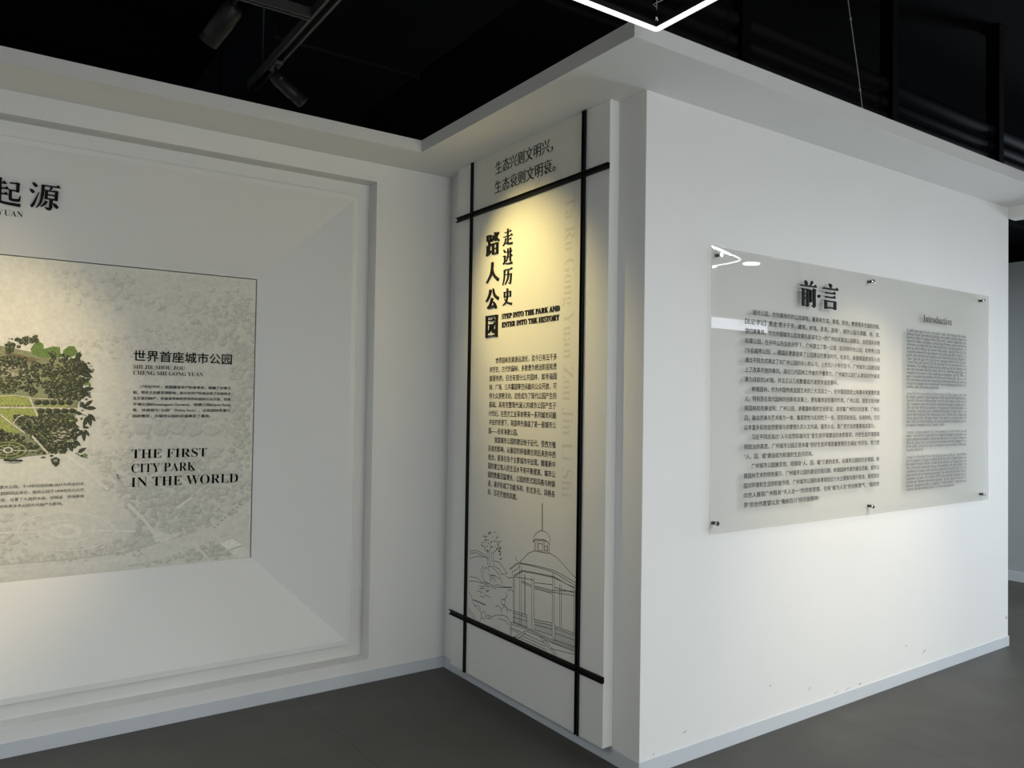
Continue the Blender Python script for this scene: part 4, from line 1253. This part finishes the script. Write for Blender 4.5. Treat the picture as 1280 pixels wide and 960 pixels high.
# curled spare wire above the corner gripper
gx, gy, gz = LX-.010, LY-.010, ZL+.085
tube('wire_curl', [(gx, gy, gz), (gx-.012, gy+.006, gz+.008), (gx+.006, gy, gz+.02), (gx+.022, gy-.012, gz+.03), (gx+.014, gy-.006, gz+.052), (gx-.004, gy, gz+.044), (gx-.012, gy, gz+.062), (gx, gy, gz+.07)],
     .0014, M_CABLE, pen, 6)
hx = [(3.289, -2.565)]
for a in (157, 215, 270, 337, 35):
    hx.append((hx[-1][0]+1.3*math.cos(R_(a)), hx[-1][1]+1.3*math.sin(R_(a))))
frame_light('white six-sided light loop with rounded corners, mirrored in the acrylic panel', hx, 2.96, .24, [(hx[1][0], hx[1][1]-.05), (hx[3][0]+.04, hx[3][1]+.02), (hx[5][0]-.04, hx[5][1]+.02)], 155, .012, .012, M_LED2, .42)
frame_light('added white square light loop over the room to the left, unseen, filling the niche from above', [(-3.0, .9), (-4.5, .9), (-4.5, -.6), (-3.0, -.6)], ZL, .016, [(-3.01, .89), (-4.49, .89), (-3.01, -.59), (-4.49, -.59)], 40)  # unseen loop, added as downward fill for the niche
dl = thing('round_light', 'round white disc lamp beside the loop, mirrored as a bright oval in the acrylic panel', 'lamp', (4.482, -3.594, 3.2))
tube('diffuser', [(4.482, -3.594, 3.2), (4.482, -3.594, 3.212)], .098, M_LED2, dl, 32)
tube('housing', [(4.482, -3.594, 3.212), (4.482, -3.594, 3.26)], [.1, .092], M_BMET, dl, 32)
tube('hanger_rod', [(4.482, -3.594, 3.26), (4.482, -3.594, 4.6)], .005, M_BMET, dl)

# ------------------------------------------------------------------ black services above the right wall
for z, r, lab in ((3.785, .046, 'thickest black pipe, topmost of the stack above the right wall'), (3.665, .036, 'second black pipe from the top of the stack above the right wall'),
                  (3.575, .032, 'third black pipe from the top of the stack above the right wall'), (3.50, .014, 'thinnest black pipe, lowest of the stack above the right wall')):
    V, F = [], []
    tube_vf([(-.3, .45, z), (9, .45, z)], r, V, F, 16)
    t = thing('ceiling_pipe', lab, 'pipe', (3, .45, z))
    o = mesh('pipe', V, F, M_PIPE, t)
    for p in o.data.polygons: p.use_smooth = len(p.vertices) == 4
    for x in (.96, 2.40, 3.84):
        V, F = [], []
        tube_vf([(x-.05, .45, z), (x-.03, .45, z)], r+.006, V, F, 16)
        mesh('collar', V, F, M_PIPE, t)
for x, lab in ((1.03, 'nearest black pipe hanger, rising behind the pendant lamp'), (2.47, 'middle black pipe hanger, just right of the thin hanging cable'), (3.90, 'farthest black pipe hanger, near the right edge')):
    t = thing('pipe_hanger', lab, 'bracket', (x, .38, 4.0))
    boxes('upright', [((x-.035, .375, 3.07), (x+.035, .385, 4.6))], M_CEIL, t)
    boxes('flange', [((x+.029, .385, 3.07), (x+.035, .52, 4.6))], M_CEIL, t)
    boxes('foot', [((x-.05, .36, 4.58), (x+.05, .53, 4.6))], M_CEIL, t)
P0, P1 = at(1078, 136, 1, -.1), at(1060, 0, 1, -.1)
dv = (P1-P0)
cab = thing('hanging_cable', 'thin pale cable hanging in front of the pipes above the right wall', 'cable', tuple(P0))
tube('wire', [tuple(P0-dv*.3), tuple(P0), tuple(P0+dv*.3+np.array([.004, 0, 0])), tuple(P0+dv*.82), tuple(P1+dv*1.4)], .0028, M_CABLE, cab, 6)
for k in (.18, .83): tube('cable_tie', [tuple(P0+dv*(k-.012)), tuple(P0+dv*(k+.012))], .006, M_CABLE, cab, 6)

# ducts and joists of the dark ceiling void
dk = thing('air_duct', 'wide black air duct crossing above the soffit corner', 'duct', (-.4, 2.3, 3.9))
boxes('duct', [((-.95, -.3, 3.72), (-.1, 6, 4.15))], M_PIPE, dk, bevel=.01)
for y in (.8, 2.2, 3.6): boxes('joint_flange', [((-.97, y, 3.70), (-.08, y+.03, 4.17))], M_PIPE, dk)
dk = thing('air_duct', 'black duct high up beyond the pipe stack at the right', 'duct', (6, 2.5, 4))
boxes('duct', [((2.6, 2.2, 3.9), (9.4, 2.8, 4.3))], M_PIPE, dk, bevel=.01)
for i, y in enumerate((-2.5, 4.6)):
    tag(boxes('ceiling_beam', [((-7, y, 4.35), (12, y+.25, 4.6))], M_CEIL), ('black ceiling beam over the room' if i == 0 else 'black ceiling beam far behind the walls'), 'beam')

# ------------------------------------------------------------------ wear: scuffs on the right wall, seams in the floor covering
M_SCUFF = mat('scuff', (.52, .50, .46, 1), .9, noise=.3, scale=90)
wr = bpy.data.objects['wall_right']
for (u, v, rx, rz, a) in ((1155.5, 814, .020, .004, .5), (1133, 807, .010, .003, .2), (1258, 772, .010, .014, 0), (1258, 796, .008, .005, 0), (1012, 861, .012, .003, .9), (1075, 855, .013, .005, .1),
                          (1045, 866, .022, .002, .15), (1060, 861, .03, .002, .15), (963, 857, .006, .004, 0), (856, 915, .012, .003, .3), (817, 943, .003, .006, 0)):
    c = at(u, v, 1, -.0004)
    P = [(c[0]+rx*(1+.3*math.sin(3*k+u))*math.cos(k*math.pi/5)*math.cos(a)-rz*math.sin(k*math.pi/5)*math.sin(a), -.0004,
          c[2]+rx*math.cos(k*math.pi/5)*math.sin(a)+rz*(1+.3*math.cos(2*k))*math.sin(k*math.pi/5)*math.cos(a)) for k in range(10)]
    mesh('scuff_mark', P, [tuple(range(10))], M_SCUFF, wr)
M_SEAM = mat('floor_seam', (.030, .029, .027, 1), .7)
fl = bpy.data.objects['floor']
for (p, q) in (((1110, 922), (1215, 960)), ((430, 922), (463, 951))):
    a, b = at(*p, 2, .0004), at(*q, 2, .0004)
    d = (b-a)/np.linalg.norm(b-a); a = a-d*1.2; b = b+d*2.5; n = np.array([-d[1], d[0], 0])*.0012
    mesh('seam', [a+n, b+n, b-n, a-n], [(0, 1, 2, 3)], M_SEAM, fl)
